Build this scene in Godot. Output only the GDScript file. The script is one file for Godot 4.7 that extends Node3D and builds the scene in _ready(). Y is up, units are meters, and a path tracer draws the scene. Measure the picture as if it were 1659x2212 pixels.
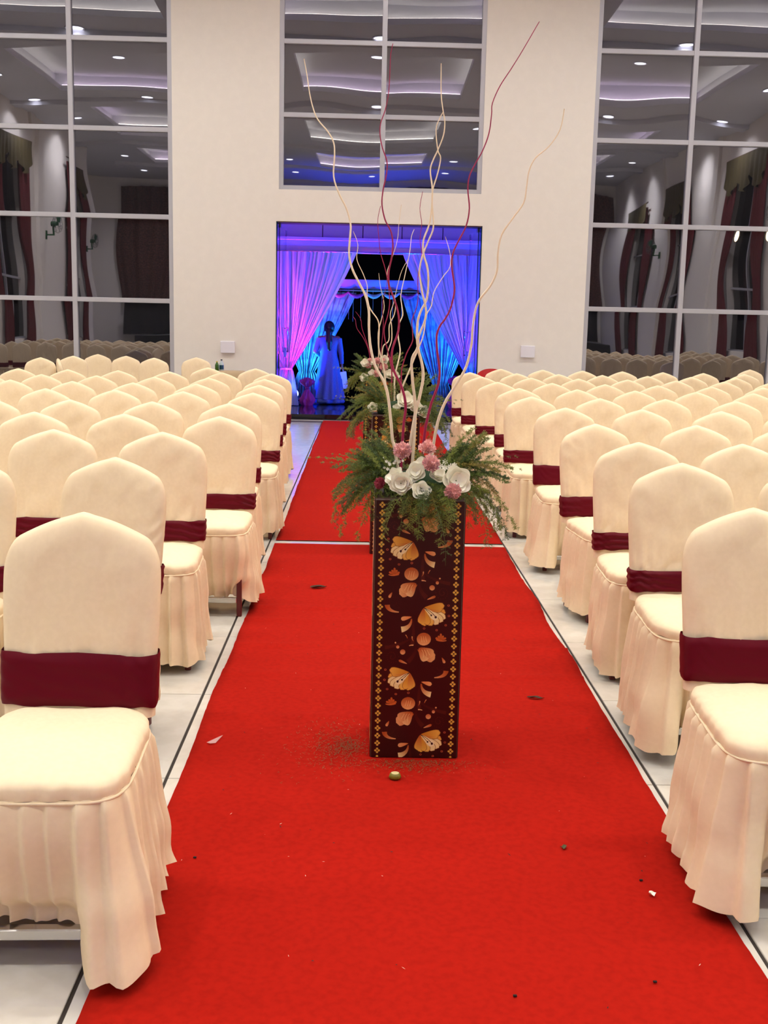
extends Node3D
# A wedding hall at night: covered chairs on both sides of a red carpet, printed flower pedestals on the carpet,
# a glazed end wall with an open glass door and a blue-lit draped porch behind it.

const ZW := -17.5        # inner face of the end wall
const CEIL := 7.2        # underside of the ceiling
const XL := -9.4         # left wall
const XR := 10.3         # right wall
const ZR := 12.6         # rear (stage) wall
const CARPET_T := 0.006

var taken := {}
var rng := RandomNumberGenerator.new()
var mats := {}
var noise := FastNoiseLite.new()


# ---------------------------------------------------------------- mesh helpers
class Shape:
	var v := PackedVector3Array()
	var uv := PackedVector2Array()
	var idx := PackedInt32Array()
	var use_uv := false

	func tri(a: Vector3, b: Vector3, c: Vector3) -> void:
		var n := v.size()
		v.append(a); v.append(b); v.append(c)
		idx.append(n); idx.append(n + 1); idx.append(n + 2)

	func tri_out(a: Vector3, b: Vector3, c: Vector3, mid: Vector3) -> void:
		if (b - a).cross(c - a).dot((a + b + c) / 3.0 - mid) > 0.0:
			tri(a, c, b)
		else:
			tri(a, b, c)

	func quad_out(a: Vector3, b: Vector3, c: Vector3, d: Vector3, mid: Vector3) -> void:
		tri_out(a, b, c, mid)
		tri_out(a, c, d, mid)

	func quad(a: Vector3, b: Vector3, c: Vector3, d: Vector3) -> void:
		tri(a, b, c)
		tri(a, c, d)

	# chamfered box
	func box(center: Vector3, size: Vector3, bevel := 0.0, turn := Basis.IDENTITY) -> void:
		var h := size / 2.0
		var b: float = min(bevel, min(h.x, min(h.y, h.z)) * 0.98)
		var p := func(sx: float, sy: float, sz: float, a: int) -> Vector3:
			var q := Vector3(sx * (h.x - b), sy * (h.y - b), sz * (h.z - b))
			if a == 0: q.x = sx * h.x
			elif a == 1: q.y = sy * h.y
			else: q.z = sz * h.z
			return center + turn * q
		for s in [-1.0, 1.0]:
			quad_out(p.call(s, -1, -1, 0), p.call(s, 1, -1, 0), p.call(s, 1, 1, 0), p.call(s, -1, 1, 0), center)
			quad_out(p.call(-1, s, -1, 1), p.call(1, s, -1, 1), p.call(1, s, 1, 1), p.call(-1, s, 1, 1), center)
			quad_out(p.call(-1, -1, s, 2), p.call(1, -1, s, 2), p.call(1, 1, s, 2), p.call(-1, 1, s, 2), center)
		if b <= 0.0:
			return
		for s in [-1.0, 1.0]:
			for t in [-1.0, 1.0]:
				quad_out(p.call(s, t, -1, 0), p.call(s, t, 1, 0), p.call(s, t, 1, 1), p.call(s, t, -1, 1), center)
				quad_out(p.call(s, -1, t, 0), p.call(s, 1, t, 0), p.call(s, 1, t, 2), p.call(s, -1, t, 2), center)
				quad_out(p.call(-1, s, t, 1), p.call(1, s, t, 1), p.call(1, s, t, 2), p.call(-1, s, t, 2), center)
				for r in [-1.0, 1.0]:
					tri_out(p.call(s, t, r, 0), p.call(s, t, r, 1), p.call(s, t, r, 2), center)

	# a surface from rows of points; each row has the same number of points
	func sheet(rows: Array, close_ring := false, uvs := false) -> void:
		var nv := rows.size()
		var nu: int = rows[0].size()
		var base := v.size()
		for j in nv:
			for i in nu:
				v.append(rows[j][i])
				if uvs:
					uv.append(Vector2(float(i) / (nu - 1), float(j) / (nv - 1)))
		if uvs: use_uv = true
		for j in nv - 1:
			for i in (nu if close_ring else nu - 1):
				var i2 := (i + 1) % nu
				var a := base + j * nu + i
				var b := base + j * nu + i2
				var c := base + (j + 1) * nu + i2
				var d := base + (j + 1) * nu + i
				idx.append(a); idx.append(b); idx.append(c)
				idx.append(a); idx.append(c); idx.append(d)

	# closes a ring with a fan
	func cap(ring: Array, reverse := false) -> void:
		var mid := Vector3.ZERO
		for q in ring: mid += q
		mid /= ring.size()
		for i in ring.size():
			if reverse: tri(mid, ring[(i + 1) % ring.size()], ring[i])
			else: tri(mid, ring[i], ring[(i + 1) % ring.size()])

	func tube(path: Array, radii: Array, sides := 8, caps := true) -> void:
		var rows := []
		var side := Vector3.ZERO
		for i in path.size():
			var d: Vector3 = (path[min(i + 1, path.size() - 1)] - path[max(i - 1, 0)]).normalized()
			if side == Vector3.ZERO:
				side = d.cross(Vector3(0.31, 0.2, 0.93)).normalized()
				if side.length() < 0.5: side = d.cross(Vector3.UP).normalized()
			side = (side - d * side.dot(d)).normalized()
			var up := d.cross(side)
			var r: float = radii[i] if radii.size() > 1 else radii[0]
			var ring := []
			for k in sides:
				var a := TAU * k / sides
				ring.append(path[i] + (side * cos(a) + up * sin(a)) * r)
			rows.append(ring)
		sheet(rows, true)
		if caps:
			cap(rows[0])
			cap(rows[-1], true)

	# profile of (radius, height) turned about the y axis at a point
	func lathe(profile: Array, at: Vector3, sides := 24, turn := Basis.IDENTITY) -> void:
		var rows := []
		for p in profile:
			var ring := []
			for k in sides:
				var a := TAU * k / sides
				ring.append(at + turn * Vector3(p.x * cos(a), p.y, p.x * sin(a)))
			rows.append(ring)
		sheet(rows, true)

	func mesh(smooth := true) -> ArrayMesh:
		if smooth:
			var arr := []
			arr.resize(Mesh.ARRAY_MAX)
			arr[Mesh.ARRAY_VERTEX] = v
			arr[Mesh.ARRAY_INDEX] = idx
			if use_uv: arr[Mesh.ARRAY_TEX_UV] = uv
			var st := SurfaceTool.new()
			st.create_from_arrays(arr)
			st.generate_normals()
			st.index()
			return st.commit()
		var fv := PackedVector3Array()
		var fn := PackedVector3Array()
		var fu := PackedVector2Array()
		for k in range(0, idx.size(), 3):
			var a := v[idx[k]]
			var b := v[idx[k + 1]]
			var c := v[idx[k + 2]]
			var n := (c - a).cross(b - a).normalized()
			fv.append(a); fv.append(b); fv.append(c)
			fn.append(n); fn.append(n); fn.append(n)
			if use_uv:
				fu.append(uv[idx[k]]); fu.append(uv[idx[k + 1]]); fu.append(uv[idx[k + 2]])
		var out := []
		out.resize(Mesh.ARRAY_MAX)
		out[Mesh.ARRAY_VERTEX] = fv
		out[Mesh.ARRAY_NORMAL] = fn
		if use_uv: out[Mesh.ARRAY_TEX_UV] = fu
		var am := ArrayMesh.new()
		am.add_surface_from_arrays(Mesh.PRIMITIVE_TRIANGLES, out)
		return am


func numbered(called: String) -> String:
	if not taken.has(called):
		taken[called] = 0
		return called
	taken[called] += 1
	return "%s_%03d" % [called, taken[called]]


func put(called: String, mesh: Mesh, m: Material, parent: Node = null) -> MeshInstance3D:
	var o := MeshInstance3D.new()
	o.mesh = mesh
	o.material_override = m
	if parent == null:
		o.name = numbered(called)
		add_child(o)
	else:
		o.name = called
		parent.add_child(o, true)
	return o


func thing(called: String, label: String, category: String, at := Vector3.ZERO, turn := 0.0, group := "") -> Node3D:
	var o := Node3D.new()
	o.name = numbered(called)
	add_child(o)
	o.position = at
	o.rotation.y = turn
	tag(o, label, category, group)
	return o


func tag(o: Node, label: String, category: String, group := "", kind := "") -> void:
	if label: o.set_meta("label", label)
	if category: o.set_meta("category", category)
	if group: o.set_meta("group", group)
	if kind: o.set_meta("kind", kind)


func node_part(called: String, parent: Node, at := Vector3.ZERO) -> Node3D:
	var o := Node3D.new()
	o.name = called
	parent.add_child(o, true)
	o.position = at
	return o


func struct(called: String, mesh: Mesh, m: Material, label: String) -> MeshInstance3D:
	var o := put(called, mesh, m)
	tag(o, label, "", "", "structure")
	return o


func struct_node(called: String, label: String) -> Node3D:
	var o := Node3D.new()
	o.name = numbered(called)
	add_child(o)
	tag(o, label, "", "", "structure")
	return o


func box_mesh(center: Vector3, size: Vector3, bevel := 0.0) -> ArrayMesh:
	var s := Shape.new()
	s.box(center, size, bevel)
	return s.mesh(false)


# ---------------------------------------------------------------- materials
func mat(color: Color, rough := 0.8, metal := 0.0) -> StandardMaterial3D:
	var m := StandardMaterial3D.new()
	m.albedo_color = color
	m.roughness = rough
	m.metallic = metal
	m.cull_mode = BaseMaterial3D.CULL_DISABLED
	return m


func glow(color: Color, energy: float) -> StandardMaterial3D:
	var m := mat(color, 0.6)
	m.emission_enabled = true
	m.emission = color
	m.emission_energy_multiplier = energy
	return m


func noise_tex(freq: float, seed_: int, colors: Array, stops: Array, size := 512, octaves := 4) -> NoiseTexture2D:
	var n := FastNoiseLite.new()
	n.seed = seed_
	n.frequency = freq
	n.fractal_octaves = octaves
	var t := NoiseTexture2D.new()
	t.width = size
	t.height = size
	t.seamless = true
	t.noise = n
	var g := Gradient.new()
	g.offsets = PackedFloat32Array(stops)
	g.colors = PackedColorArray(colors)
	t.color_ramp = g
	return t


func noise_normal(freq: float, seed_: int, strength: float, size := 256) -> NoiseTexture2D:
	var n := FastNoiseLite.new()
	n.seed = seed_
	n.frequency = freq
	var t := NoiseTexture2D.new()
	t.width = size
	t.height = size
	t.seamless = true
	t.noise = n
	t.as_normal_map = true
	t.bump_strength = strength
	return t


func textured(m: StandardMaterial3D, t: Texture2D, scale_: float, world := true) -> StandardMaterial3D:
	m.albedo_texture = t
	m.uv1_triplanar = true
	m.uv1_world_triplanar = world
	m.uv1_scale = Vector3.ONE * scale_
	return m


func materials() -> void:
	var white := Color(1, 1, 1)
	mats.wall = textured(mat(Color(0.94, 0.915, 0.88), 0.75), noise_tex(0.02, 3, [Color(0.993, 0.993, 0.993), white], [0.3, 0.7]), 0.5)
	mats.ceiling = mat(Color(0.84, 0.84, 0.86), 0.8)
	mats.fabric = textured(mat(Color(0.945, 0.86, 0.72), 0.75), noise_tex(0.04, 11, [Color(0.985, 0.982, 0.975), white], [0.3, 0.7]), 2.0)
	mats.fabric.metallic_specular = 0.25
	mats.sash = mat(Color(0.37, 0.02, 0.09), 0.45)
	mats.sash.metallic_specular = 0.25
	mats.sash.rim_enabled = true
	mats.sash.rim = 0.12
	mats.sash.rim_tint = 0.7
	mats.leg = mat(Color(0.35, 0.06, 0.07), 0.45)
	mats.steel = mat(Color(0.78, 0.77, 0.75), 0.25, 0.9)
	mats.tile = textured(mat(Color(0.83, 0.81, 0.765), 0.12), noise_tex(0.02, 21, [Color(0.975, 0.972, 0.965), white], [0.35, 0.65]), 0.8)
	mats.grout = mat(Color(0.2, 0.165, 0.14), 0.9)
	mats.carpet = textured(mat(Color(0.645, 0.1, 0.058), 0.95), noise_tex(0.03, 31, [Color(0.93, 0.92, 0.92), Color(0.975, 0.975, 0.975), white], [0.2, 0.5, 0.75], 1024, 7), 1.0)
	mats.carpet.metallic_specular = 0.14
	mats.carpet.rim_enabled = true
	mats.carpet.rim = 0.14
	mats.carpet.rim_tint = 0.85
	mats.alu = mat(Color(0.76, 0.76, 0.79), 0.4, 0.3)
	mats.glass = mat(Color(0.5, 0.5, 0.54), 0.012, 0.95)
	mats.night = mat(Color(0.02, 0.025, 0.035), 0.04, 0.3)
	mats.door_glass = mat(Color(0.85, 0.95, 0.97, 0.06), 0.02)
	mats.door_glass.transparency = BaseMaterial3D.TRANSPARENCY_ALPHA
	mats.glass_edge = mat(Color(0.1, 0.2, 0.22), 0.1)
	mats.granite = textured(mat(Color(0.11, 0.115, 0.13), 0.07), noise_tex(0.2, 41, [Color(0.7, 0.7, 0.72), white], [0.4, 0.6]), 2.0)
	mats.porch_wall = mat(Color(0.6, 0.62, 0.66), 0.8)
	mats.sheer = mat(Color(0.66, 0.67, 0.72), 0.85)
	mats.sheer.backlight_enabled = true
	mats.sheer.backlight = Color(0.8, 0.8, 0.8)
	mats.lace = textured(mat(Color(0.5, 0.6, 0.62), 0.85), noise_tex(0.01, 47, [Color(0.7, 0.74, 0.78), white], [0.35, 0.65]), 0.8)
	mats.lace.backlight_enabled = true
	mats.lace.backlight = Color(0.5, 0.5, 0.5)
	mats.organza = mat(Color(0.62, 0.12, 0.42), 0.7)
	mats.organza.backlight_enabled = true
	mats.organza.backlight = Color(0.5, 0.5, 0.5)
	mats.black = mat(Color(0.02, 0.02, 0.022), 0.5)
	mats.chrome = mat(Color(0.6, 0.6, 0.62), 0.2, 1.0)
	mats.plastic_white = mat(Color(0.93, 0.92, 0.95), 0.35)
	mats.curtain = mat(Color(0.36, 0.05, 0.09), 0.8)
	mats.valance = mat(Color(0.3, 0.26, 0.13), 0.8)
	mats.backdrop = textured(mat(Color(0.4, 0.23, 0.19), 0.8), noise_tex(0.05, 51, [Color(0.55, 0.5, 0.5), Color(0.75, 0.7, 0.7), white], [0.4, 0.5, 0.6], 512, 2), 0.6)
	mats.stage = mat(Color(0.05, 0.06, 0.08), 0.4)
	mats.fan_green = mat(Color(0.05, 0.35, 0.16), 0.4)
	mats.wire = mat(Color(0.35, 0.37, 0.36), 0.4, 0.6)
	mats.branch_white = mat(Color(0.95, 0.87, 0.75), 0.7)
	mats.branch_magenta = mat(Color(0.6, 0.05, 0.27), 0.6)
	mats.fern = [mat(Color(0.35, 0.43, 0.1), 0.7), mat(Color(0.46, 0.51, 0.13), 0.7), mat(Color(0.24, 0.34, 0.09), 0.7), mat(Color(0.55, 0.5, 0.17), 0.7)]
	for m in mats.fern:
		m.backlight_enabled = true
		m.backlight = Color(0.3, 0.3, 0.3)
	mats.stem = mat(Color(0.28, 0.33, 0.14), 0.7)
	mats.foam = mat(Color(0.1, 0.2, 0.08), 0.95)
	mats.rose = mat(Color(0.96, 0.94, 0.86), 0.65)
	mats.rose.backlight_enabled = true
	mats.rose.backlight = Color(0.35, 0.35, 0.32)
	mats.pink = mat(Color(1.0, 0.76, 0.73), 0.7)
	mats.pink.backlight_enabled = true
	mats.pink.backlight = Color(0.4, 0.4, 0.4)
	mats.pink_dark = mat(Color(0.72, 0.3, 0.36), 0.7)
	mats.hair = mat(Color(0.012, 0.01, 0.012), 0.45)
	mats.skin = mat(Color(0.55, 0.36, 0.27), 0.55)
	mats.gown = textured(mat(Color(0.36, 0.46, 0.6), 0.7), noise_tex(0.09, 61, [Color(0.72, 0.74, 0.8), white], [0.42, 0.6]), 2.0, false)
	mats.board = mat(Color(0.27, 0.15, 0.1), 0.6)


# ---------------------------------------------------------------- setting
func cam_and_light() -> void:
	var cam := Camera3D.new()
	cam.name = "camera"
	cam.transform = Transform3D(Basis(Vector3(0.999616, 0.021841, 0.017047), Vector3(-0.018695, 0.985818, -0.166773), Vector3(-0.020448, 0.166390, 0.985848)), Vector3(0, 1.5, 0))
	cam.fov = 49.4837
	cam.near = 0.05
	cam.far = 200.0
	add_child(cam)
	cam.current = true
	var e := Environment.new()
	e.background_mode = Environment.BG_COLOR
	e.background_color = Color(0.01, 0.013, 0.03)
	e.tonemap_mode = Environment.TONE_MAPPER_LINEAR
	e.tonemap_exposure = 0.56
	e.sdfgi_enabled = true
	e.ssao_enabled = true
	e.ssil_enabled = true
	var we := WorldEnvironment.new()
	we.name = "environment"
	we.environment = e
	add_child(we)


const HALL_LIGHT := 15.0
const TRAY_X := [[-7.8, -3.9], [-1.73, 2.2], [4.4, 8.4]]
const TRAY_Z := [[-16.6, -12.6], [-9.9, -5.3], [-2.5, 1.5], [4.2, 7.6]]


func spot(parent: Node, at: Vector3, towards: Vector3, color: Color, energy: float, angle: float, size := 0.06) -> SpotLight3D:
	var l := SpotLight3D.new()
	l.name = "spot_light"
	parent.add_child(l, true)
	l.position = at
	var d := towards.normalized()
	var up := Vector3.UP if absf(d.y) < 0.95 else Vector3.BACK
	l.basis = Basis.looking_at(d, up)
	l.light_color = color
	l.light_energy = energy
	l.spot_angle = angle
	l.spot_range = 60.0
	l.spot_attenuation = 2.0
	l.light_size = size
	l.shadow_enabled = true
	return l


func downlights() -> void:
	var ring := Shape.new()
	ring.lathe([Vector2(0.13, 0.0), Vector2(0.16, -0.004), Vector2(0.165, -0.014), Vector2(0.155, -0.024), Vector2(0.135, -0.02), Vector2(0.13, 0.0)], Vector3.ZERO, 24)
	var ring_mesh := ring.mesh()
	var lens := Shape.new()
	lens.lathe([Vector2(0.0, -0.016), Vector2(0.07, -0.016), Vector2(0.132, -0.012), Vector2(0.132, -0.002), Vector2(0.0, -0.002)], Vector3.ZERO, 24)
	var lens_mesh := lens.mesh()
	var lens_mat := glow(Color(0.98, 0.98, 1.0), 22.0)
	var where := []
	var row_names := {}
	for xc in [-5.85, 0.23, 6.4]:
		var n := 1
		for z in [-14.6, -11.6, -7.6, -4.4, -0.5, 2.8, 5.9, 9.6]:
			where.append(Vector2(xc, z))
			row_names[Vector2(xc, z)] = ["left trays" if xc < -1.0 else ("right trays" if xc > 1.0 else "middle trays"), ORD[n]]
			n += 1
	for xc in [-8.7, -2.8, 3.3, 9.5]:
		var n := 1
		for z in [-14.6, -11.2, -7.5, -4.3, -0.5, 3.0, 6.4, 10.0]:
			where.append(Vector2(xc, z))
			row_names[Vector2(xc, z)] = [{-8.7: "left wall", -2.8: "left strip", 3.3: "right strip", 9.5: "right wall"}[xc], ORD[n]]
			n += 1
	for p in where:
		var y := CEIL
		for tx in TRAY_X:
			for tz in TRAY_Z:
				if p.x > tx[0] and p.x < tx[1] and p.y > tz[0] and p.y < tz[1]:
					y = CEIL + 0.42
		var place := "left" if p.x < -2.0 else ("right" if p.x > 2.5 else "middle")
		var t := thing("downlight", "round downlight mirrored in the %s window, along the %s, %s from the end wall" % [place, row_names[p][0], row_names[p][1]], "light", Vector3(p.x, y, p.y), 0.0, "ceiling downlights mirrored in the %s window" % place)
		put("trim_ring", ring_mesh, mats.plastic_white, t)
		put("lens", lens_mesh, lens_mat, t)
		spot(t, Vector3(0, -0.04, 0), Vector3.DOWN, Color(1.0, 0.99, 0.97), HALL_LIGHT * (2.0 if absf(p.x) > 8.0 else (1.02 if p.y < -14.0 else 1.0)), 80.0 if p.y < -14.0 else 70.0, 0.09)


func ceiling() -> void:
	var s := Shape.new()
	var xs := [XL - 2.4]
	for t in TRAY_X: xs.append_array(t)
	xs.append(XR + 0.3)
	var zs := [ZW - 0.3]
	for t in TRAY_Z: zs.append_array(t)
	zs.append(ZR + 0.3)
	for i in xs.size() - 1:
		for j in zs.size() - 1:
			if i % 2 == 1 and j % 2 == 1:
				continue
			s.box(Vector3((xs[i] + xs[i + 1]) / 2.0, CEIL + 0.06, (zs[j] + zs[j + 1]) / 2.0), Vector3(xs[i + 1] - xs[i], 0.12, zs[j + 1] - zs[j]))
	s.box(Vector3((xs[0] + xs[-1]) / 2.0, CEIL + 0.52, (zs[0] + zs[-1]) / 2.0), Vector3(xs[-1] - xs[0], 0.2, zs[-1] - zs[0]))
	for tx in TRAY_X:
		for tz in TRAY_Z:
			var cx: float = (tx[0] + tx[1]) / 2.0
			var cz: float = (tz[0] + tz[1]) / 2.0
			var wx: float = tx[1] - tx[0] + 0.4
			var wz: float = tz[1] - tz[0] + 0.4
			for k in [-1.0, 1.0]:
				s.box(Vector3(cx + k * (wx / 2.0 + 0.03), CEIL + 0.27, cz), Vector3(0.06, 0.3, wz))
				s.box(Vector3(cx, CEIL + 0.27, cz + k * (wz / 2.0 + 0.03)), Vector3(wx, 0.3, 0.06))
	# shallow cross beams between the trays
	for z in [-11.25, -3.9, 2.85, 8.2]:
		s.box(Vector3((XL + XR) / 2.0, CEIL - 0.06, z), Vector3(XR - XL, 0.12, 0.5))
	struct("ceiling", s.mesh(false), mats.ceiling, "white hall ceiling with recessed lit trays")
	var led := [glow(Color(1.0, 0.96, 0.86), 26.0), glow(Color(1.0, 0.9, 0.94), 26.0)]
	var n := 0
	for tx in TRAY_X:
		for tz in TRAY_Z:
			var cx: float = (tx[0] + tx[1]) / 2.0
			var cz: float = (tz[0] + tz[1]) / 2.0
			var wx: float = tx[1] - tx[0]
			var wz: float = tz[1] - tz[0]
			var t := thing("led_strip_light", "lit cove strip of the %s ceiling tray row, %s from the end wall" % [["left", "middle", "right"][n / 4], ORD[n % 4 + 1]], "light", Vector3(cx, CEIL + 0.12, cz), 0.0, "cove strip lights of the ceiling trays")
			for k in [-1.0, 1.0]:
				put("strip", box_mesh(Vector3(k * (wx / 2.0 + 0.1), 0.015, 0), Vector3(0.03, 0.02, wz)), led[(n + 1) % 2 if n % 3 else 0], t)
				put("strip", box_mesh(Vector3(0, 0.015, k * (wz / 2.0 + 0.1)), Vector3(wx, 0.02, 0.03)), led[n % 2], t)
			n += 1


func flooring() -> void:
	var f := struct_node("floor", "glossy white tiled floor with dark joints")
	put("joint_bed", box_mesh(Vector3(-0.1, -0.105, -2.5), Vector3(24.0, 0.2, 30.6)), mats.grout, f)
	var tx := 0.8145
	var tz := 0.845
	var tints := [mats.tile, mats.tile.duplicate(), mats.tile.duplicate()]
	tints[1].albedo_color = Color(0.815, 0.79, 0.745)
	tints[2].albedo_color = Color(0.8, 0.785, 0.75)
	var one := box_mesh(Vector3.ZERO, Vector3(tx - 0.011, 0.02, tz - 0.005), 0.0015)
	var rest := Shape.new()
	for i in range(-13, 15):
		for j in range(-6, 28):
			var x := -0.63 + (i + 0.5) * tx
			var z := 1.569 - (j + 0.5) * tz
			if z - tz / 2.0 < ZW + 0.02 or z > ZR or x < XL - 2.1 or x > XR:
				continue
			var near: bool = x > -2.4 and x < 2.8 and z < -1.0
			if near:
				var o := put("tile", one, tints[(i * 7 + j * 5 + 60) % 3], f)
				o.position = Vector3(x, -0.01, z)
			else:
				rest.box(Vector3(x, -0.01, z), Vector3(tx - 0.011, 0.02, tz - 0.005))
	rest.box(Vector3(0.4, -0.01, ZW + 0.11), Vector3(20.0, 0.02, 0.2))
	var r := put("tiles", rest.mesh(false), mats.tile, f)
	tag(r, "", "", "", "stuff")


func wall_boxes() -> void:
	var s := Shape.new()
	var zc := ZW - 0.15
	var seg := func(x0: float, x1: float, y0: float, y1: float) -> void:
		s.box(Vector3((x0 + x1) / 2.0, (y0 + y1) / 2.0, zc), Vector3(x1 - x0, y1 - y0, 0.3))
	var top := CEIL + 0.3
	seg.call(XL - 0.3, -6.0, 0.0, top)
	seg.call(-6.0, -2.955, 0.0, 0.5)
	seg.call(-6.0, -2.955, 6.9, top)
	seg.call(-2.955, -1.38, 0.0, top)
	seg.call(-1.38, 1.775, 3.02, 3.494)
	seg.call(-1.38, 1.775, 6.7, top)
	seg.call(-1.38, -1.345, 3.494, 6.7)
	seg.call(1.74, 1.775, 3.494, 6.7)
	seg.call(1.775, 3.41, 0.0, top)
	seg.call(3.41, 6.41, 0.0, 0.53)
	seg.call(3.41, 6.41, 6.9, top)
	seg.call(6.41, XR + 0.3, 0.0, top)
	struct("wall_end", s.mesh(false), mats.wall, "cream end wall with tall windows and a doorway")

	# the long side walls with tall curtained windows, seen mirrored in the end windows
	side_wall("wall_left", XL - 0.15, ZW, 4.3, [-11.2, -4.75, 1.55], 1.0)
	side_wall("wall_right", XR + 0.15, ZW, ZR, [-11.2, -4.5, 2.3, 8.0], -1.0)
	var a := Shape.new()
	a.box(Vector3(XL - 2.25, CEIL / 2.0 + 0.15, (4.3 + ZR) / 2.0), Vector3(0.3, CEIL + 0.3, ZR - 4.3))
	a.box(Vector3(XL - 1.2, CEIL / 2.0 + 0.15, 4.15), Vector3(2.1, CEIL + 0.3, 0.3))
	struct("wall_alcove", a.mesh(false), mats.wall, "cream alcove wall beside the stage")
	struct("wall_rear", box_mesh(Vector3(-0.5, CEIL / 2.0 + 0.15, ZR + 0.15), Vector3(24.0, CEIL + 0.3, 0.3)), mats.wall, "cream rear wall behind the stage")


func side_wall(called: String, x: float, z0: float, z1: float, wins: Array, facing: float) -> void:
	var s := Shape.new()
	var cuts := [z0]
	for c in wins:
		cuts.append(c - 1.15)
		cuts.append(c + 1.15)
	cuts.append(z1)
	var top := CEIL + 0.3
	for k in cuts.size() - 1:
		var za: float = cuts[k]
		var zb: float = cuts[k + 1]
		if k % 2 == 0:
			s.box(Vector3(x, top / 2.0, (za + zb) / 2.0), Vector3(0.3, top, zb - za))
			if k > 0 and k < cuts.size() - 2:
				s.box(Vector3(x + facing * 0.19, top / 2.0, (za + zb) / 2.0 - 0.6), Vector3(0.1, top, 0.45))
		else:
			s.box(Vector3(x, 0.45, (za + zb) / 2.0), Vector3(0.3, 0.9, zb - za))
			s.box(Vector3(x, (6.0 + top) / 2.0, (za + zb) / 2.0), Vector3(0.3, top - 6.0, zb - za))
	struct(called, s.mesh(false), mats.wall, "cream %s side wall with tall curtained windows" % called.trim_prefix("wall_"))
	for c in wins:
		var w := struct_node("window_%d" % win_count, "dark side window with aluminium bars")
		win_count += 1
		for iy in 3:
			put("pane", box_mesh(Vector3(x, 0.9 + 1.7 * (iy + 0.5), c), Vector3(0.012, 1.66, 2.26)), mats.night, w)
		for iy in 4:
			put("bar", box_mesh(Vector3(x + facing * 0.03, 0.92 + 1.693 * iy, c), Vector3(0.06, 0.05, 2.3)), mats.alu, w)
		put("bar", box_mesh(Vector3(x + facing * 0.03, 3.45, c), Vector3(0.06, 5.1, 0.05)), mats.alu, w)
		# a pair of curtains with a valance
		var side := "left" if facing > 0.0 else "right"
		var t := thing("curtain", "maroon curtain pair with gold valance, %s hall window, %s from the end wall" % [side, ORD[wins.find(c) + 1]], "curtain", Vector3(x + facing * 0.27, 0.0, c), 0.0, "side window curtains mirrored in the %s glass" % side)
		for k in [-1.0, 1.0]:
			var rows := []
			for j in 25:
				var v := j / 24.0
				var row := []
				for i in 40:
					var u := i / 39.0
					var narrow := 1.0 - 0.55 * exp(-pow((v - 0.62) / 0.16, 2.0))
					var zz: float = k * (1.42 - u * 0.72 * narrow)
					row.append(Vector3(0.045 * sin(u * 44.0 + v), 6.1 - v * 5.5, zz))
				rows.append(row)
			var sh := Shape.new()
			sh.sheet(rows)
			put("drape", sh.mesh(), mats.curtain, t)
		var vr := []
		for j in 9:
			var v := j / 8.0
			var row := []
			for i in 73:
				var u := i / 72.0
				var drop := 0.55 + 0.4 * absf(sin(u * PI * 3.0))
				row.append(Vector3(facing * (0.07 + 0.05 * sin(u * 60.0) * v), 6.2 - v * drop, (u - 0.5) * 2.95))
			vr.append(row)
		var vs := Shape.new()
		vs.sheet(vr)
		put("valance", vs.mesh(), mats.valance, t)
		var rod := Shape.new()
		rod.tube([Vector3(facing * 0.02, 6.21, -1.55), Vector3(facing * 0.02, 6.21, 1.55)], [0.02], 8)
		put("rod", rod.mesh(), mats.board, t)


var win_count := 4


# a mirror-like night window: each pane is its own slightly uneven sheet
func end_window(called: String, xs: Array, ys: Array, seed_: int, label: String) -> void:
	var w := struct_node(called, label)
	var z := ZW - 0.07
	noise.seed = seed_
	noise.frequency = 0.32
	noise.fractal_octaves = 1
	for i in xs.size() - 1:
		for j in ys.size() - 1:
			var cx: float = (xs[i] + xs[i + 1]) / 2.0
			var cy: float = (ys[j] + ys[j + 1]) / 2.0
			var hx: float = (xs[i + 1] - xs[i]) / 2.0
			var hy: float = (ys[j + 1] - ys[j]) / 2.0
			var rows := []
			for a in 25:
				var row := []
				for b in 25:
					var px := (b / 12.0 - 1.0) * hx
					var py := (a / 12.0 - 1.0) * hy
					row.append(Vector3(px, py, 0.0034 * noise.get_noise_3d((cx + px) * 1.7, (cy + py) * 1.7, (i * 3 + j) * 2.1)))
				rows.append(row)
			var sh := Shape.new()
			sh.sheet(rows)
			var o := put("pane", sh.mesh(), mats.glass, w)
			o.position = Vector3(cx, cy, z)
			put("backing", box_mesh(Vector3(cx, cy, z - 0.03), Vector3(hx * 2.0, hy * 2.0, 0.01)), mats.black, w)
	for i in xs.size():
		put("mullion", box_mesh(Vector3(xs[i] + (0.03 if i == 0 else (-0.03 if i == xs.size() - 1 else 0.0)), (ys[0] + ys[-1]) / 2.0, z + 0.02), Vector3(0.075, ys[-1] - ys[0], 0.07), 0.004), mats.alu, w)
	for j in ys.size():
		for i in xs.size() - 1:
			put("transom", box_mesh(Vector3((xs[i] + xs[i + 1]) / 2.0, ys[j] + (0.03 if j == 0 else (-0.03 if j == ys.size() - 1 else 0.0)), z + 0.018), Vector3(xs[i + 1] - xs[i] - 0.07, 0.07, 0.066), 0.004), mats.alu, w)


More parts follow.
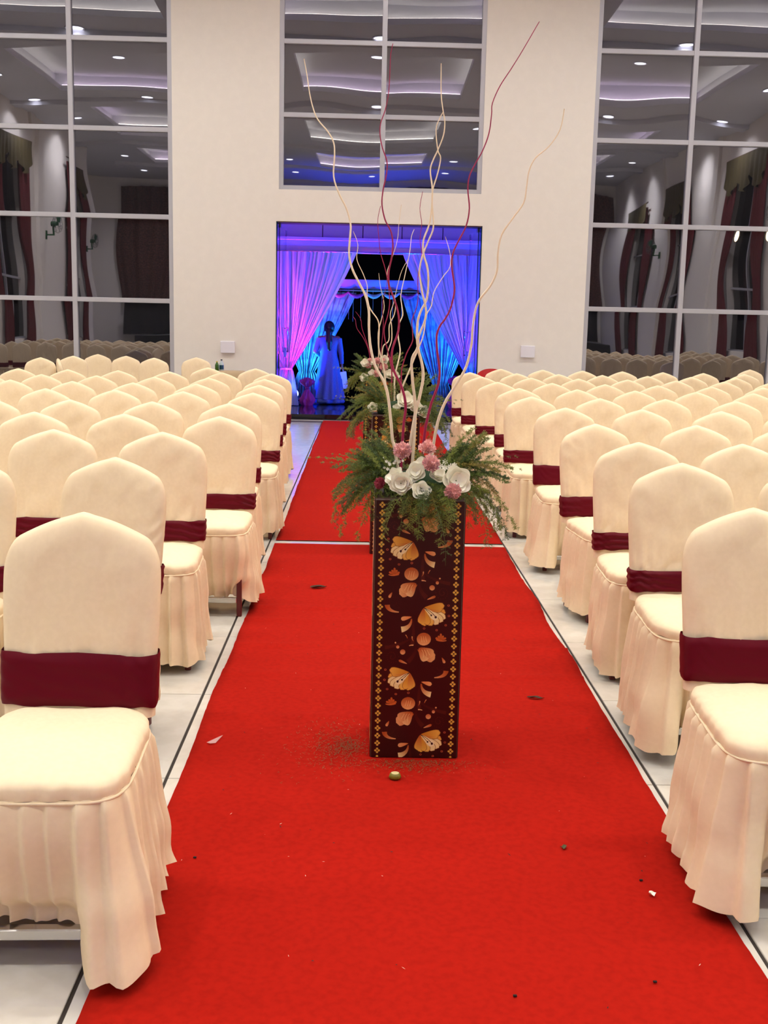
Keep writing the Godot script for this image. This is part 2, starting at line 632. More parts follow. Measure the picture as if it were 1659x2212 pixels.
func carpets() -> void:
	noise.frequency = 1.0
	noise.seed = 77
	noise.fractal_octaves = 3
	var make := func(z0: float, z1: float, xl: float, xr: float, xl2: float, xr2: float, bumps: Array) -> ArrayMesh:
		var rows := []
		var n := int((z0 - z1) / 0.035)
		for j in n + 1:
			var z: float = lerp(z0, z1, float(j) / n)
			var k := float(j) / n
			var a: float = lerp(xl, xl2, k) + 0.012 * noise.get_noise_2d(z * 0.7, 5.0) + 0.0015 * noise.get_noise_2d(z * 12.0, 9.0)
			var b: float = lerp(xr, xr2, k) + 0.02 * noise.get_noise_2d(z * 0.7, 15.0) + 0.002 * noise.get_noise_2d(z * 12.0, 19.0)
			var row := [Vector3(a - 0.001, 0.0005, z)]
			for i in 33:
				var u := i / 32.0
				var x: float = lerp(a, b, u)
				var y := CARPET_T + 0.0012 * noise.get_noise_2d(x * 2.0, z * 3.0)
				for q in bumps:
					var zz: float = q[0] + 0.05 * noise.get_noise_2d(x * 1.5, q[0] * 9.0)
					y += q[1] * exp(-pow((z - zz) / 0.018, 2.0)) * (0.5 + 0.5 * noise.get_noise_2d(x * 2.2, q[0] * 5.0 + 3.0))
				row.append(Vector3(x, max(y, 0.004), z))
			row.append(Vector3(b + 0.001, 0.0005, z))
			rows.append(row)
		var s := Shape.new()
		s.sheet(rows)
		return s.mesh()
	var near: ArrayMesh = make.call(1.4, -7.49, -0.595, 0.965, -0.587, 0.985, [[-5.75, 0.018], [-5.5, 0.012], [-5.05, 0.018], [-4.62, 0.018], [-6.5, 0.01], [-4.1, 0.01], [-3.2, 0.007]])
	tag(put("carpet", near, mats.carpet), "long red felt aisle carpet under the nearest pedestal", "carpet")
	var far: ArrayMesh = make.call(-7.6, -17.3, -0.585, 0.99, -0.62, 1.06, [[-9.0, 0.005], [-10.5, 0.005], [-13.0, 0.004]])
	tag(put("carpet", far, mats.carpet), "far red carpet length running up to the glass doors", "carpet")


# ---------------------------------------------------------------- chairs
const CHAIR_H := 0.99
var loop_p := []
var loop_n := []
var loop_len := 0.0


func seat_loop(n: int) -> void:
	var raw := []
	for k in 1440:
		var a := TAU * k / 1440.0
		var c := cos(a)
		var s := sin(a)
		var e := 0.42
		var x := 0.2 * signf(c) * pow(absf(c), e)
		var z := (0.232 if s > 0.0 else 0.205) * signf(s) * pow(absf(s), e)
		raw.append(Vector3(x, 0, z))
	var cum := [0.0]
	for k in raw.size():
		cum.append(cum[-1] + raw[k].distance_to(raw[(k + 1) % raw.size()]))
	loop_len = cum[-1]
	var at := 0
	for i in n:
		var want := loop_len * i / n
		while cum[at + 1] < want: at += 1
		var f: float = (want - cum[at]) / max(cum[at + 1] - cum[at], 1e-6)
		loop_p.append(raw[at].lerp(raw[(at + 1) % raw.size()], f))
	for i in n:
		var d: Vector3 = (loop_p[(i + 1) % n] - loop_p[(i + n - 1) % n]).normalized()
		loop_n.append(Vector3(d.z, 0, -d.x) if Vector3(d.z, 0, -d.x).dot(loop_p[i]) > 0.0 else Vector3(-d.z, 0, d.x))


func crown(s: float) -> float:
	var u := absf(s)
	var y := 0.985 - 0.082 * pow(u, 1.55) + 0.005 * exp(-pow(u / 0.1, 2.0))
	if u > 0.8:
		var q: float = min((u - 0.8) / 0.2, 1.0)
		y -= 0.075 * (1.0 - sqrt(max(1.0 - q * q, 0.0)))
	return y


func lean(y: float) -> float:
	return -0.212 - (y - 0.48) * 0.165


func wide(y: float) -> float:
	return 0.207 * (0.955 + 0.045 * smoothstep(0.5, 0.8, y))


func make_chair(v: int, o: Dictionary) -> Node3D:
	var r := RandomNumberGenerator.new()
	r.seed = 400 + v * 17
	var nz := FastNoiseLite.new()
	nz.seed = 90 + v
	nz.frequency = 1.0
	nz.fractal_octaves = 2
	var tuck: float = o.get("tuck", 0.0)
	var wr: float = o.get("wrinkle", 0.5)
	var fat: float = o.get("flare", 1.0)
	var root := Node3D.new()
	root.name = "proto"
	# back cover
	var sh := Shape.new()
	var nu := 44
	var nv := 40
	for face in [1.0, -1.0]:
		var rows := []
		for j in nv + 1:
			var t := pow(float(j) / nv, 0.8)
			var row := []
			for i in nu + 1:
				var s := sin((float(i) / nu - 0.5) * PI)
				var y: float = lerp(0.46, crown(s), t)
				var x := s * wide(y)
				var th := 0.033 * pow(max(1.0 - pow(absf(s), 9.0), 0.0), 0.5) * pow(max(1.0 - pow(t, 14.0), 0.0), 0.5)
				var w := 0.0
				# pulls running in from one side, and short upright folds above the sash
				var edge := exp(-(1.0 - s * o.get("side", 1.0)) * 3.2)
				var run := sin(y * 78.0 - s * o.get("side", 1.0) * 15.0 + nz.get_noise_2d(y * 5.0, s * 1.5) * 4.0)
				w += wr * 0.011 * edge * (pow(0.5 + 0.5 * run, 2.0) - 0.35) * (0.6 + 0.8 * nz.get_noise_2d(y * 9.0, 4.0))
				w += 0.004 * exp(-(y - 0.62) / 0.055) * sin(s * 21.0 + nz.get_noise_2d(s * 3.0, 2.0) * 6.0) if y > 0.6 else 0.0
				w += 0.0045 * nz.get_noise_2d(s * 2.2, y * 6.0)
				th += w * pow(max(1.0 - pow(absf(s), 10.0), 0.0), 0.5) * smoothstep(1.0, 0.9, t)
				var lift := 0.012 * (1.0 - absf(s)) if face > 0.0 else 0.0
				row.append(Vector3(x, y, lean(y) + face * (th + lift * 0.0)))
			rows.append(row)
		if face < 0.0: rows.reverse()
		sh.sheet(rows)
	put("back_cover", sh.mesh(), mats.fabric, root)
	# seat cover
	sh = Shape.new()
	var n := loop_p.size()
	var rows2 := []
	var prof := [[0.0, 0.507], [0.25, 0.506], [0.5, 0.503], [0.72, 0.498], [0.86, 0.492], [0.94, 0.485], [0.985, 0.478], [1.0, 0.47], [1.004, 0.458], [1.0, 0.446]]
	for p in prof:
		var row := []
		for i in range(0, n, 2):
			var q: Vector3 = loop_p[i] * max(p[0], 0.001)
			var y: float = p[1] - 0.012 * smoothstep(-0.1, 0.23, q.z)
			y += 0.006 * nz.get_noise_2d(q.x * 9.0, q.z * 9.0) * p[0]
			if p[0] > 0.98: q += loop_n[i] * 0.004 * nz.get_noise_2d(i * 0.11, y * 8.0)
			row.append(Vector3(q.x, y, q.z))
		rows2.append(row)
	sh.sheet(rows2, true)
	put("seat_cover", sh.mesh(), mats.fabric, root)
	# piping
	sh = Shape.new()
	var path := []
	for i in range(0, n + 3, 3):
		path.append(loop_p[i % n] * 1.006 + Vector3(0, 0.442 - 0.012 * smoothstep(-0.1, 0.23, loop_p[i % n].z), 0))
	sh.tube(path, [0.0038], 6, false)
	put("piping", sh.mesh(), mats.fabric, root)
	# pleated skirt
	sh = Shape.new()
	var rows3 := []
	var pleats := 25
	var nt := 22
	for j in nt + 1:
		var t := float(j) / nt
		var row := []
		for i in n:
			var p: Vector3 = loop_p[i]
			var ph := float(i) / n * pleats + 0.18 * nz.get_noise_1d(i * 0.05)
			var sw := fposmod(ph, 1.0)
			var saw := sw / 0.86 if sw < 0.86 else (1.0 - sw) / 0.14
			var amp := (0.014 + 0.022 * pow(t, 0.7)) * (0.8 + 0.6 * nz.get_noise_2d(floor(ph) * 3.3, 7.0))
			var off := -0.001 + 0.024 * t * fat + amp * pow(saw, 1.3) * smoothstep(0.0, 0.05, t)
			off += 0.018 * t * nz.get_noise_2d(i * 0.022, t * 1.6 + 3.0)
			var corner := exp(-pow((absf(p.x) - 0.192) / 0.03, 2.0)) * smoothstep(0.1, 0.2, p.z)
			off += corner * 0.02 * fat * smoothstep(0.1, 0.7, t)
			var y: float = 0.448 - 0.012 * smoothstep(-0.1, 0.23, p.z) - t * (0.388 - o.get("raise", 0.0) * smoothstep(-0.1, 0.2, p.x) + 0.016 * nz.get_noise_2d(i * 0.06, 31.0) + 0.03 * nz.get_noise_2d(i * 0.015, 51.0))
			if tuck > 0.0:
				var mask := smoothstep(0.175, 0.14, absf(p.x - o.get("tuck_x", 0.0))) * smoothstep(0.1, 0.2, p.z)
				off -= tuck * mask * (0.055 * smoothstep(0.15, 0.8, t) + 0.06 * smoothstep(0.6, 0.95, t))
				y += tuck * mask * 0.05 * smoothstep(0.6, 1.0, t)
				var flank := exp(-pow((p.x - o.get("tuck_x", 0.0) - o.get("flank", 0.19)) / 0.05, 2.0)) * smoothstep(0.1, 0.2, p.z)
				off += tuck * flank * 0.04 * smoothstep(0.3, 1.0, t)
				y -= tuck * flank * 0.012 * smoothstep(0.7, 1.0, t)
			if p.z < -0.15: off *= 0.9
			row.append(Vector3(p.x, 0, p.z) + loop_n[i] * off + Vector3(0, max(y, 0.012), 0))
		rows3.append(row)
	sh.sheet(rows3, true)
	put("skirt", sh.mesh(), mats.fabric, root)
	# sash
	sh = Shape.new()
	var rows4 := []
	var y0: float = o.get("sash_low", 0.525)
	var y1: float = o.get("sash_high", 0.64)
	for j in 11:
		var t := j / 10.0
		var row := []
		for i in 72:
			var a := TAU * i / 72.0
			var c := cos(a)
			var s := sin(a)
			var x := signf(c) * pow(absf(c), 0.35)
			var z := signf(s) * pow(absf(s), 0.4)
			var y: float = lerp(y0, y1, t) + o.get("sash_tilt", 0.0) * x * 0.2 + 0.006 * nz.get_noise_2d(x * 2.0 + 9.0, 3.0 + t)
			var fold: float = 0.0035 * sin(t * 19.0 + nz.get_noise_2d(x * 2.5, 4.0) * 5.0 + x * 2.0) * o.get("sash_fold", 1.0)
			var edge := 0.0 if j > 0 and j < 10 else -0.006
			row.append(Vector3(x * (wide(y) + 0.006 + edge * 0.5 + fold * 0.4), y, lean(y) + z * (0.044 + edge + fold)))
		rows4.append(row)
	sh.sheet(rows4, true)
	put("sash", sh.mesh(), mats.sash, root)
	# frame
	for p in [Vector2(-0.162, 0.175), Vector2(0.162, 0.175), Vector2(-0.162, -0.17), Vector2(0.162, -0.17)]:
		put("leg", box_mesh(Vector3(p.x, 0.21, p.y), Vector3(0.026, 0.42, 0.026), 0.003), mats.leg, root)
	put("footrest", box_mesh(Vector3(0, 0.085, 0.178), Vector3(0.3, 0.028, 0.026), 0.003), mats.steel, root)
	for k in [-1.0, 1.0]:
		put("side_rail", box_mesh(Vector3(k * 0.162, 0.11, 0.003), Vector3(0.02, 0.024, 0.32), 0.002), mats.leg, root)
	return root


var chair_kinds := []


func place_chair(kind: int, x: float, z: float, turn: float, label: String, group: String, deep := 1.0) -> Node3D:
	var c: Node3D = chair_kinds[kind].duplicate()
	c.name = numbered("banquet_chair")
	add_child(c)
	c.position = Vector3(x, 0, z)
	c.rotation.y = turn
	if deep != 1.0: c.scale.z = deep
	tag(c, label, "chair", group)
	return c


const ORD: Array = ["", "first", "second", "third", "fourth", "fifth", "sixth", "seventh", "eighth", "ninth", "tenth", "eleventh", "twelfth", "thirteenth", "fourteenth", "fifteenth", "sixteenth", "seventeenth"]


func chairs() -> void:
	seat_loop(300)
	chair_kinds = [
		make_chair(0, {"wrinkle": 0.2, "flare": 0.35, "sash_low": 0.5, "sash_high": 0.592}),
		make_chair(1, {"wrinkle": 0.75, "side": 1.0, "sash_low": 0.495, "sash_high": 0.6, "flare": 0.45, "raise": 0.05}),
		make_chair(2, {"wrinkle": 0.2, "side": -1.0, "sash_low": 0.5, "sash_high": 0.58, "sash_fold": 1.6, "flare": 0.4}),
		make_chair(3, {"wrinkle": 0.8, "side": -1.0, "sash_low": 0.495, "sash_high": 0.6, "flare": 0.5}),
		make_chair(4, {"wrinkle": 0.1, "tuck": 1.0, "tuck_x": -0.05, "flank": 0.2, "flare": 1.5, "sash_low": 0.492, "sash_high": 0.63, "sash_fold": 0.35, "sash_tilt": -0.02}),
		make_chair(5, {"wrinkle": 0.25, "side": -1.0, "tuck": 1.0, "tuck_x": 0.05, "flank": -0.2, "sash_low": 0.498, "sash_high": 0.58, "flare": 1.2, "sash_fold": 1.4}),
		make_chair(6, {"wrinkle": 0.15, "tuck": 1.0, "tuck_x": 0.06, "flank": -0.2, "sash_low": 0.492, "sash_high": 0.62, "flare": 0.9, "sash_fold": 0.3}),
	]
	rng.seed = 2024
	var back := 0.30      # how far the crown stands behind the chair's middle
	# the left block: crown depth of each row, number of seats from the aisle seen in the frame
	var left_rows := [[-2.88, [-0.73]], [-4.13, [-0.98, -1.48]], [-5.15, [-0.91, -1.42, -1.92]], [-6.07, [-0.78, -1.29, -1.79, -2.29]],
		[-7.05, [-0.84, -1.34, -1.85, -2.35]], [-8.14, [-0.80, -1.31, -1.81, -2.32, -2.82]], [-9.15, [-0.86, -1.36, -1.87, -2.38, -2.88, -3.38]],
		[-10.15, [-0.89, -1.40, -1.90, -2.41, -2.91, -3.42]], [-11.25, [-0.93, -1.44, -1.94, -2.45, -2.95, -3.46, -3.96]], [-12.38, [-1.20, -1.71]]]
	var kinds_left := [4, 1, 0, 5, 0, 2, 0, 1, 0, 0]
	for k in left_rows.size():
		for j in left_rows[k][1].size():
			var kind: int = kinds_left[k] if j == 0 else [0, 2, 1, 0, 3, 0][rng.randi() % 6]
			if k == 4 and j == 1: kind = 1
			var turn := rng.randf_range(-0.05, 0.05)
			if k == 0: turn = 0.03
			if k == 1 and j == 0: turn = -0.2
			if k == 8 and j == 0: kind = 0
			place_chair(kind, left_rows[k][1][j], left_rows[k][0] + back + rng.randf_range(-0.03, 0.03), turn,
				"cream covered chair, left block, %s row from the front, %s seat from the carpet" % [ORD[k + 1], ORD[j + 1]], "cream covered chairs left of the aisle", 1.12 if k == 0 else 1.0)
	var right_rows := [[-3.2, [1.15]], [-4.26, [1.25, 1.75]], [-5.1, [1.27, 1.77, 2.28]], [-6.08, [1.32, 1.83, 2.33]],
		[-7.25, [1.32, 1.83, 2.33, 2.83]], [-8.37, [1.27, 1.77, 2.28, 2.79, 3.29]], [-9.48, [1.32, 1.83, 2.33, 2.83, 3.34]],
		[-10.5, [1.26, 1.77, 2.27, 2.78, 3.28, 3.79]], [-11.6, [1.22, 1.73, 2.23, 2.74, 3.24, 3.75]], [-12.6, [1.20, 1.71, 2.21, 2.71, 3.22, 3.72, 4.23]],
		[-13.85, [1.70, 2.21, 2.71, 3.21, 3.72, 4.22]]]
	var kinds_right := [6, 5, 2, 3, 6, 0, 3, 2, 0, 0, 0]
	for k in right_rows.size():
		for j in right_rows[k][1].size():
			var kind: int = kinds_right[k] if j == 0 else [0, 2, 3, 0, 1, 0][rng.randi() % 6]
			var turn := rng.randf_range(-0.05, 0.05)
			if k == 0: turn = -0.03
			if k == 3 and j == 0: turn = 0.16
			place_chair(kind, right_rows[k][1][j], right_rows[k][0] + back + rng.randf_range(-0.03, 0.03), turn,
				"cream covered chair, right block, %s row from the front, %s seat from the carpet" % [ORD[k + 1], ORD[j + 1]], "cream covered chairs right of the aisle", 1.12 if k < 2 and j == 0 else 1.0)
	# loose chairs standing by the end wall
	var loose := [[-2.32, -15.75, 0.1, 0, "by the wall left of the door, below the white box"], [-2.85, -15.2, -0.05, 0, "by the left window, right one of a close pair"],
		[-3.31, -15.75, 0.06, 2, "by the left window, left one of a close pair"], [-3.84, -16.25, 0.0, 0, "by the left window behind a sideways chair"],
		[-3.58, -14.6, 1.9, 1, "turned sideways before the left window"], [-4.16, -14.45, -0.05, 0, "alone before the window at the far left"],
		[-3.95, -15.3, 0.0, 0, "by the left window beside the sideways chair"],
		[5.45, -15.6, 0.15, 0, "alone before the right window mullion"], [6.15, -15.3, -0.2, 2, "before the right window at the photo's right edge"]]
	for q in loose:
		place_chair(q[3], q[0], q[1] + 0.3, q[2], "loose cream covered chair " + q[4], "loose chairs along the end wall")
	# further seats of the same rows that only show mirrored in the end windows
	for side in [-1.0, 1.0]:
		var tab: Array = left_rows if side < 0.0 else right_rows
		for k in range(2, tab.size()):
			var xs: Array = tab[k][1]
			if absf(xs[-1]) < 1.9: xs = [-3.9]
			for j in 9:
				var x: float = xs[-1] + side * 0.505 * (j + 1)
				if absf(x) < 3.9 or absf(x) > 7.9: continue
				if k < 4 and j % 2 == 1: continue
				place_chair([0, 2, 1][(j + k) % 3], x, tab[k][0] + back, rng.randf_range(-0.04, 0.04),
					"cream chair outside the frame, mirrored in the %s window, %s row, %s from the carpet" % ["left" if side < 0.0 else "right", ORD[k + 1], ORD[int(round((absf(x) - (0.85 if side < 0.0 else 1.27)) / 0.505)) + 1]],
					"cream chairs mirrored in the %s window" % ("left" if side < 0.0 else "right"))
	for c in chair_kinds: c.free()


# ---------------------------------------------------------------- printed pedestals
const PW := 448
const PH := 1278


func fill_poly(img: Image, pts: PackedVector2Array, ca: Color, cb: Color, p0: Vector2, p1: Vector2) -> void:
	var lo := pts[0]
	var hi := pts[0]
	for q in pts:
		lo = lo.min(q)
		hi = hi.max(q)
	var d := p1 - p0
	var l2: float = max(d.length_squared(), 0.001)
	for y in range(max(0, int(lo.y)), min(PH, int(hi.y) + 2)):
		for x in range(max(0, int(lo.x)), min(PW, int(hi.x) + 2)):
			var q := Vector2(x + 0.5, y + 0.5)
			if Geometry2D.is_point_in_polygon(q, pts):
				img.set_pixel(x, y, ca.lerp(cb, clampf((q - p0).dot(d) / l2, 0.0, 1.0)))


func disc(img: Image, c: Vector2, rx: float, ry: float, ca: Color, cb: Color, turn := 0.0) -> void:
	var pts := PackedVector2Array()
	for k in 18:
		var a := TAU * k / 18.0
		pts.append(c + Vector2(rx * cos(a), ry * sin(a)).rotated(turn))
	fill_poly(img, pts, ca, cb, c + Vector2(0, -ry), c + Vector2(0, ry))


# a petal that is narrow at its base and round at its tip
func petal(img: Image, base: Vector2, tip: Vector2, w: float, ca: Color, cb: Color) -> void:
	var d := tip - base
	var nrm := Vector2(-d.y, d.x).normalized()
	var pts := PackedVector2Array()
	for k in 13:
		var t := k / 12.0
		pts.append(base + d * t + nrm * w * pow(t, 0.75) * sqrt(max(1.0 - pow(t, 5.0), 0.0)))
	for k in 13:
		var t := 1.0 - k / 12.0
		pts.append(base + d * t - nrm * w * pow(t, 0.75) * sqrt(max(1.0 - pow(t, 5.0), 0.0)))
	fill_poly(img, pts, ca, cb, base, tip)


func stroke(img: Image, a: Vector2, b: Vector2, c: Vector2, w0: float, w1: float, ca: Color, cb: Color) -> void:
	var pts := PackedVector2Array()
	var other := PackedVector2Array()
	for k in 15:
		var t := k / 14.0
		var p := a.lerp(b, t).lerp(b.lerp(c, t), t)
		var d := (b - a).lerp(c - b, t).normalized()
		var w: float = lerp(w0, w1, t)
		pts.append(p + Vector2(-d.y, d.x) * w)
		other.append(p - Vector2(-d.y, d.x) * w)
	other.reverse()
	pts.append_array(other)
	fill_poly(img, pts, ca, cb, a, c)


func motif(img: Image, yf: float, flip: bool) -> void:
	var P := func(x: float, dy: float) -> Vector2:
		return Vector2((895.0 - x if flip else x) * 0.5, (yf + dy) * 0.5)
	var gold := Color8(196, 120, 26)
	var gold2 := Color8(232, 178, 74)
	var cream := Color8(240, 218, 150)
	var rust := Color8(170, 78, 30)
	var tan := Color8(232, 172, 108)
	var dim := Color8(74, 26, 18)
	var ink := Color8(36, 10, 10)
	# faint scrolls
	stroke(img, P.call(120, 330), P.call(330, 300), P.call(420, 200), 9, 3, dim, Color8(58, 16, 14))
	stroke(img, P.call(400, 300), P.call(430, 100), P.call(380, 20), 10, 3, dim, Color8(58, 16, 14))
	stroke(img, P.call(360, 470), P.call(460, 380), P.call(430, 300), 12, 3, dim, Color8(54, 14, 12))
	for k in 26:
		var a := k * 0.42
		disc(img, P.call(195 + cos(a) * (70 - k * 2.4), 420 + sin(a) * (70 - k * 2.4)), 2.6, 2.6, dim, dim)
	for k in 22:
		var a := k * 0.45
		disc(img, P.call(690 + cos(a) * (95 - k * 3.4), 520 + sin(a) * (80 - k * 2.8)), 3.0, 3.0, Color8(58, 16, 14), Color8(58, 16, 14))
	# the large open flower
	var b: Vector2 = P.call(512, -72)
	var tips := [[735, -25, 24, rust, gold2], [722, -95, 24, gold, gold2], [738, 30, 26, cream, cream], [712, 60, 26, cream, cream], [665, 88, 28, cream, cream], [600, 103, 27, cream, gold2],
		[525, 108, 26, gold, gold2], [478, 85, 24, rust, gold2], [700, -58, 24, rust, gold2], [560, 98, 24, gold, gold2]]
	for q in tips:
		petal(img, b, b + (P.call(q[0], q[1]) - b) * 1.02, q[2] + 2.0, Color8(120, 60, 20), Color8(150, 92, 34))
		petal(img, b, P.call(q[0], q[1]), q[2] - 1.0, q[3], q[4])
	petal(img, b, P.call(655, 40), 24, cream, Color8(248, 232, 178))
	petal(img, b, P.call(708, -88), 20, gold, gold2)
	petal(img, b, P.call(500, 100), 20, rust, gold2)
	stroke(img, b, P.call(560, -30), P.call(590, 2), 1.2, 1.2, ink, ink)
	stroke(img, b, P.call(590, -40), P.call(636, 20), 1.2, 1.2, ink, ink)
	disc(img, P.call(590, 2), 4.5, 4.5, ink, ink)
	disc(img, P.call(636, 20), 6, 6, ink, ink)
	# leaves and drops
	petal(img, P.call(390, 20), P.call(278, 45), 15, Color8(214, 120, 62), tan)
	stroke(img, P.call(388, 40), P.call(385, 130), P.call(285, 148), 3, 15, rust, cream)
	stroke(img, P.call(135, -95), P.call(140, -30), P.call(255, -25), 14, 2, rust, tan)
	# the two buds
	disc(img, P.call(520, 240), 37, 32, rust, tan)
	disc(img, P.call(520, 262), 30, 18, Color8(206, 116, 56), tan)
	petal(img, P.call(455, 345), P.call(640, 440), 38, rust, tan)
	petal(img, P.call(470, 330), P.call(560, 455), 34, Color8(186, 90, 38), Color8(238, 194, 130))
	petal(img, P.call(475, 328), P.call(625, 400), 34, rust, tan)
	for k in 3:
		stroke(img, P.call(500 + k * 28, 345), P.call(530 + k * 22, 380), P.call(520 + k * 34, 425 - k * 12), 1.6, 1.0, tan, cream)
		stroke(img, P.call(490 + k * 24, 212), P.call(500 + k * 20, 245), P.call(500 + k * 26, 268), 1.2, 1.0, tan, cream)
	# the small crown flower, drops and berries
	for k in 5:
		petal(img, P.call(690, 250), P.call(640 + k * 28, 180 + absf(k - 2) * 22), 8, rust, Color8(196, 96, 40))
	stroke(img, P.call(650, 240), P.call(700, 265), P.call(755, 250), 5, 2, Color8(196, 96, 40), Color8(214, 120, 62))
	disc(img, P.call(305, 372), 14, 13, Color8(188, 98, 52), tan)
	disc(img, P.call(253, 322), 8.5, 8, Color8(188, 98, 52), tan)
	disc(img, P.call(228, 280), 4.5, 4, tan, tan)
	stroke(img, P.call(400, 215), P.call(395, 245), P.call(415, 262), 3, 1, tan, rust)
	stroke(img, P.call(370, 308), P.call(395, 300), P.call(415, 302), 2, 3, tan, tan)
	stroke(img, P.call(330, 200), P.call(345, 215), P.call(350, 235), 2, 2, tan, rust)
	petal(img, P.call(355, 490), P.call(265, 455), 9, tan, rust)
	petal(img, P.call(712, 420), P.call(745, 478), 10, rust, tan)
	for q in [[772, 5], [742, 98], [520, 133], [650, 148], [765, -98]]:
		disc(img, P.call(q[0], q[1]), 6.5, 5.5, Color8(168, 78, 50), Color8(188, 98, 62))
		disc(img, P.call(q[0], q[1]), 3, 2.5, ink, ink)


func print_texture() -> ImageTexture:
	var img := Image.create(PW, PH, false, Image.FORMAT_RGB8)
	img.fill(Color8(44, 10, 11))
	for q in [[-170.0, false], [470.0, true], [1112.0, false], [1762.0, true], [2392.0, false]]:
		motif(img, q[0], q[1])
	# border of little four-dot diamonds between two thin lines
	for x in [8, 52, 395, 439]:
		img.fill_rect(Rect2i(x, 0, 1, PH), Color8(58, 14, 14))
	var g := Color8(206, 158, 52)
	for k in 34:
		var cy := 22.0 + k * 38.2
		for cx in [31.0, 417.0]:
			for d in [Vector2(0, -9), Vector2(0, 9), Vector2(-9, 0), Vector2(9, 0)]:
				disc(img, Vector2(cx, cy) + d, 6.2, 5.6, g, Color8(222, 182, 84))
	return ImageTexture.create_from_image(img)


func pedestal(center: Vector3, turn: float, h: float, label: String) -> Node3D:
	var w := 0.304
	var t := thing("flower_pedestal", label, "pedestal", center, turn, "printed flower pedestals on the carpet")
	put("body", box_mesh(Vector3(0, h / 2.0, 0), Vector3(w, h, w), 0.003), mats.board, t)
	var s := Shape.new()
	var a := w / 2.0 - 0.003
	var z := w / 2.0 + 0.002
	var rows := [[Vector3(-a, h - 0.003, z), Vector3(a, h - 0.003, z)], [Vector3(-a, 0.003, z), Vector3(a, 0.003, z)]]
	s.sheet(rows, false, true)
	var zb := z - 0.003
	for e in [[Vector3(-a, h - 0.003, z), Vector3(a, h - 0.003, z)], [Vector3(a, 0.003, z), Vector3(-a, 0.003, z)], [Vector3(a, h - 0.003, z), Vector3(a, 0.003, z)], [Vector3(-a, 0.003, z), Vector3(-a, h - 0.003, z)]]:
		var q0: Vector3 = e[0]
		var q1: Vector3 = e[1]
		s.quad(q0, Vector3(q0.x, q0.y, zb), Vector3(q1.x, q1.y, zb), q1)
		for k in 6: s.uv.append(Vector2(0.002, 0.002))
	var pm := s.mesh(false)
	for k in 4:
		var p := put("printed_panel", pm, mats.printed, t)
		p.rotation.y = k * PI / 2.0
	return t


# ---------------------------------------------------------------- flowers
var sprig_meshes := []
var petal_mesh: ArrayMesh
var carnation_mesh: ArrayMesh
var blossom_mesh: ArrayMesh


func needle(s: Shape, a: Vector3, d: Vector3, side: Vector3, l: float, w: float) -> void:
	var tip := a + d * l
	var m := a + d * l * 0.45
	s.tri(a, m + side * w, tip)
	s.tri(a, tip, m - side * w)


func make_sprig(seed_: int, length: float, e0: float, e1: float, dens: float) -> ArrayMesh:
	var r := RandomNumberGenerator.new()
	r.seed = seed_
	var s := Shape.new()
	var p := Vector3.ZERO
	var n := 30
	var path := [p]
	var dirs := []
	var sway := r.randf_range(-0.5, 0.5)
	for k in n:
		var t := float(k) / n
		var el: float = lerp(e0, e1, pow(t, 0.8))
		var az := sway * t * t * 1.4 + 0.1 * sin(t * 9.0 + seed_)
		var d := Vector3(sin(az) * cos(el), sin(el), cos(az) * cos(el))
		dirs.append(d)
		p += d * length / n
		path.append(p)
	for k in n:
		var a: Vector3 = path[k]
		var d: Vector3 = dirs[k]
		var sd := d.cross(Vector3.UP).normalized()
		s.quad(a - sd * 0.0007, a + sd * 0.0007, path[k + 1] + sd * 0.0006, path[k + 1] - sd * 0.0006)
	for k in range(3, n):
		var t := float(k) / n
		for side in [-1.0, 1.0]:
			if r.randf() > dens: continue
			var d: Vector3 = dirs[k]
			var sd := d.cross(Vector3.UP).normalized()
			var up := sd.cross(d)
			var bl: float = r.randf_range(0.022, 0.06) * (1.0 - 0.55 * t) * (0.5 + min(t * 3.0, 0.5))
			var bd: Vector3 = (sd * side + d * r.randf_range(0.3, 0.9) + up * r.randf_range(-0.5, 0.5)).normalized()
			var a: Vector3 = path[k]
			var b: Vector3 = a + bd * bl
			var bs: Vector3 = bd.cross(Vector3(0.3, 1, 0.2)).normalized()
			s.quad(a - bs * 0.0004, a + bs * 0.0004, b + bs * 0.0003, b - bs * 0.0003)
			var m := int(bl / 0.0042) + 1
			for q in m:
				var c := a.lerp(b, (q + 0.6) / m)
				for w in 3:
					var rd := Vector3(r.randf_range(-1, 1), r.randf_range(-1, 1), r.randf_range(-1, 1))
					var nd: Vector3 = (bd * 0.7 + rd).normalized()
					needle(s, c, nd, nd.cross(rd + Vector3(0.1, 0, 0)).normalized(), r.randf_range(0.007, 0.0125), 0.0010)
	return s.mesh(false)


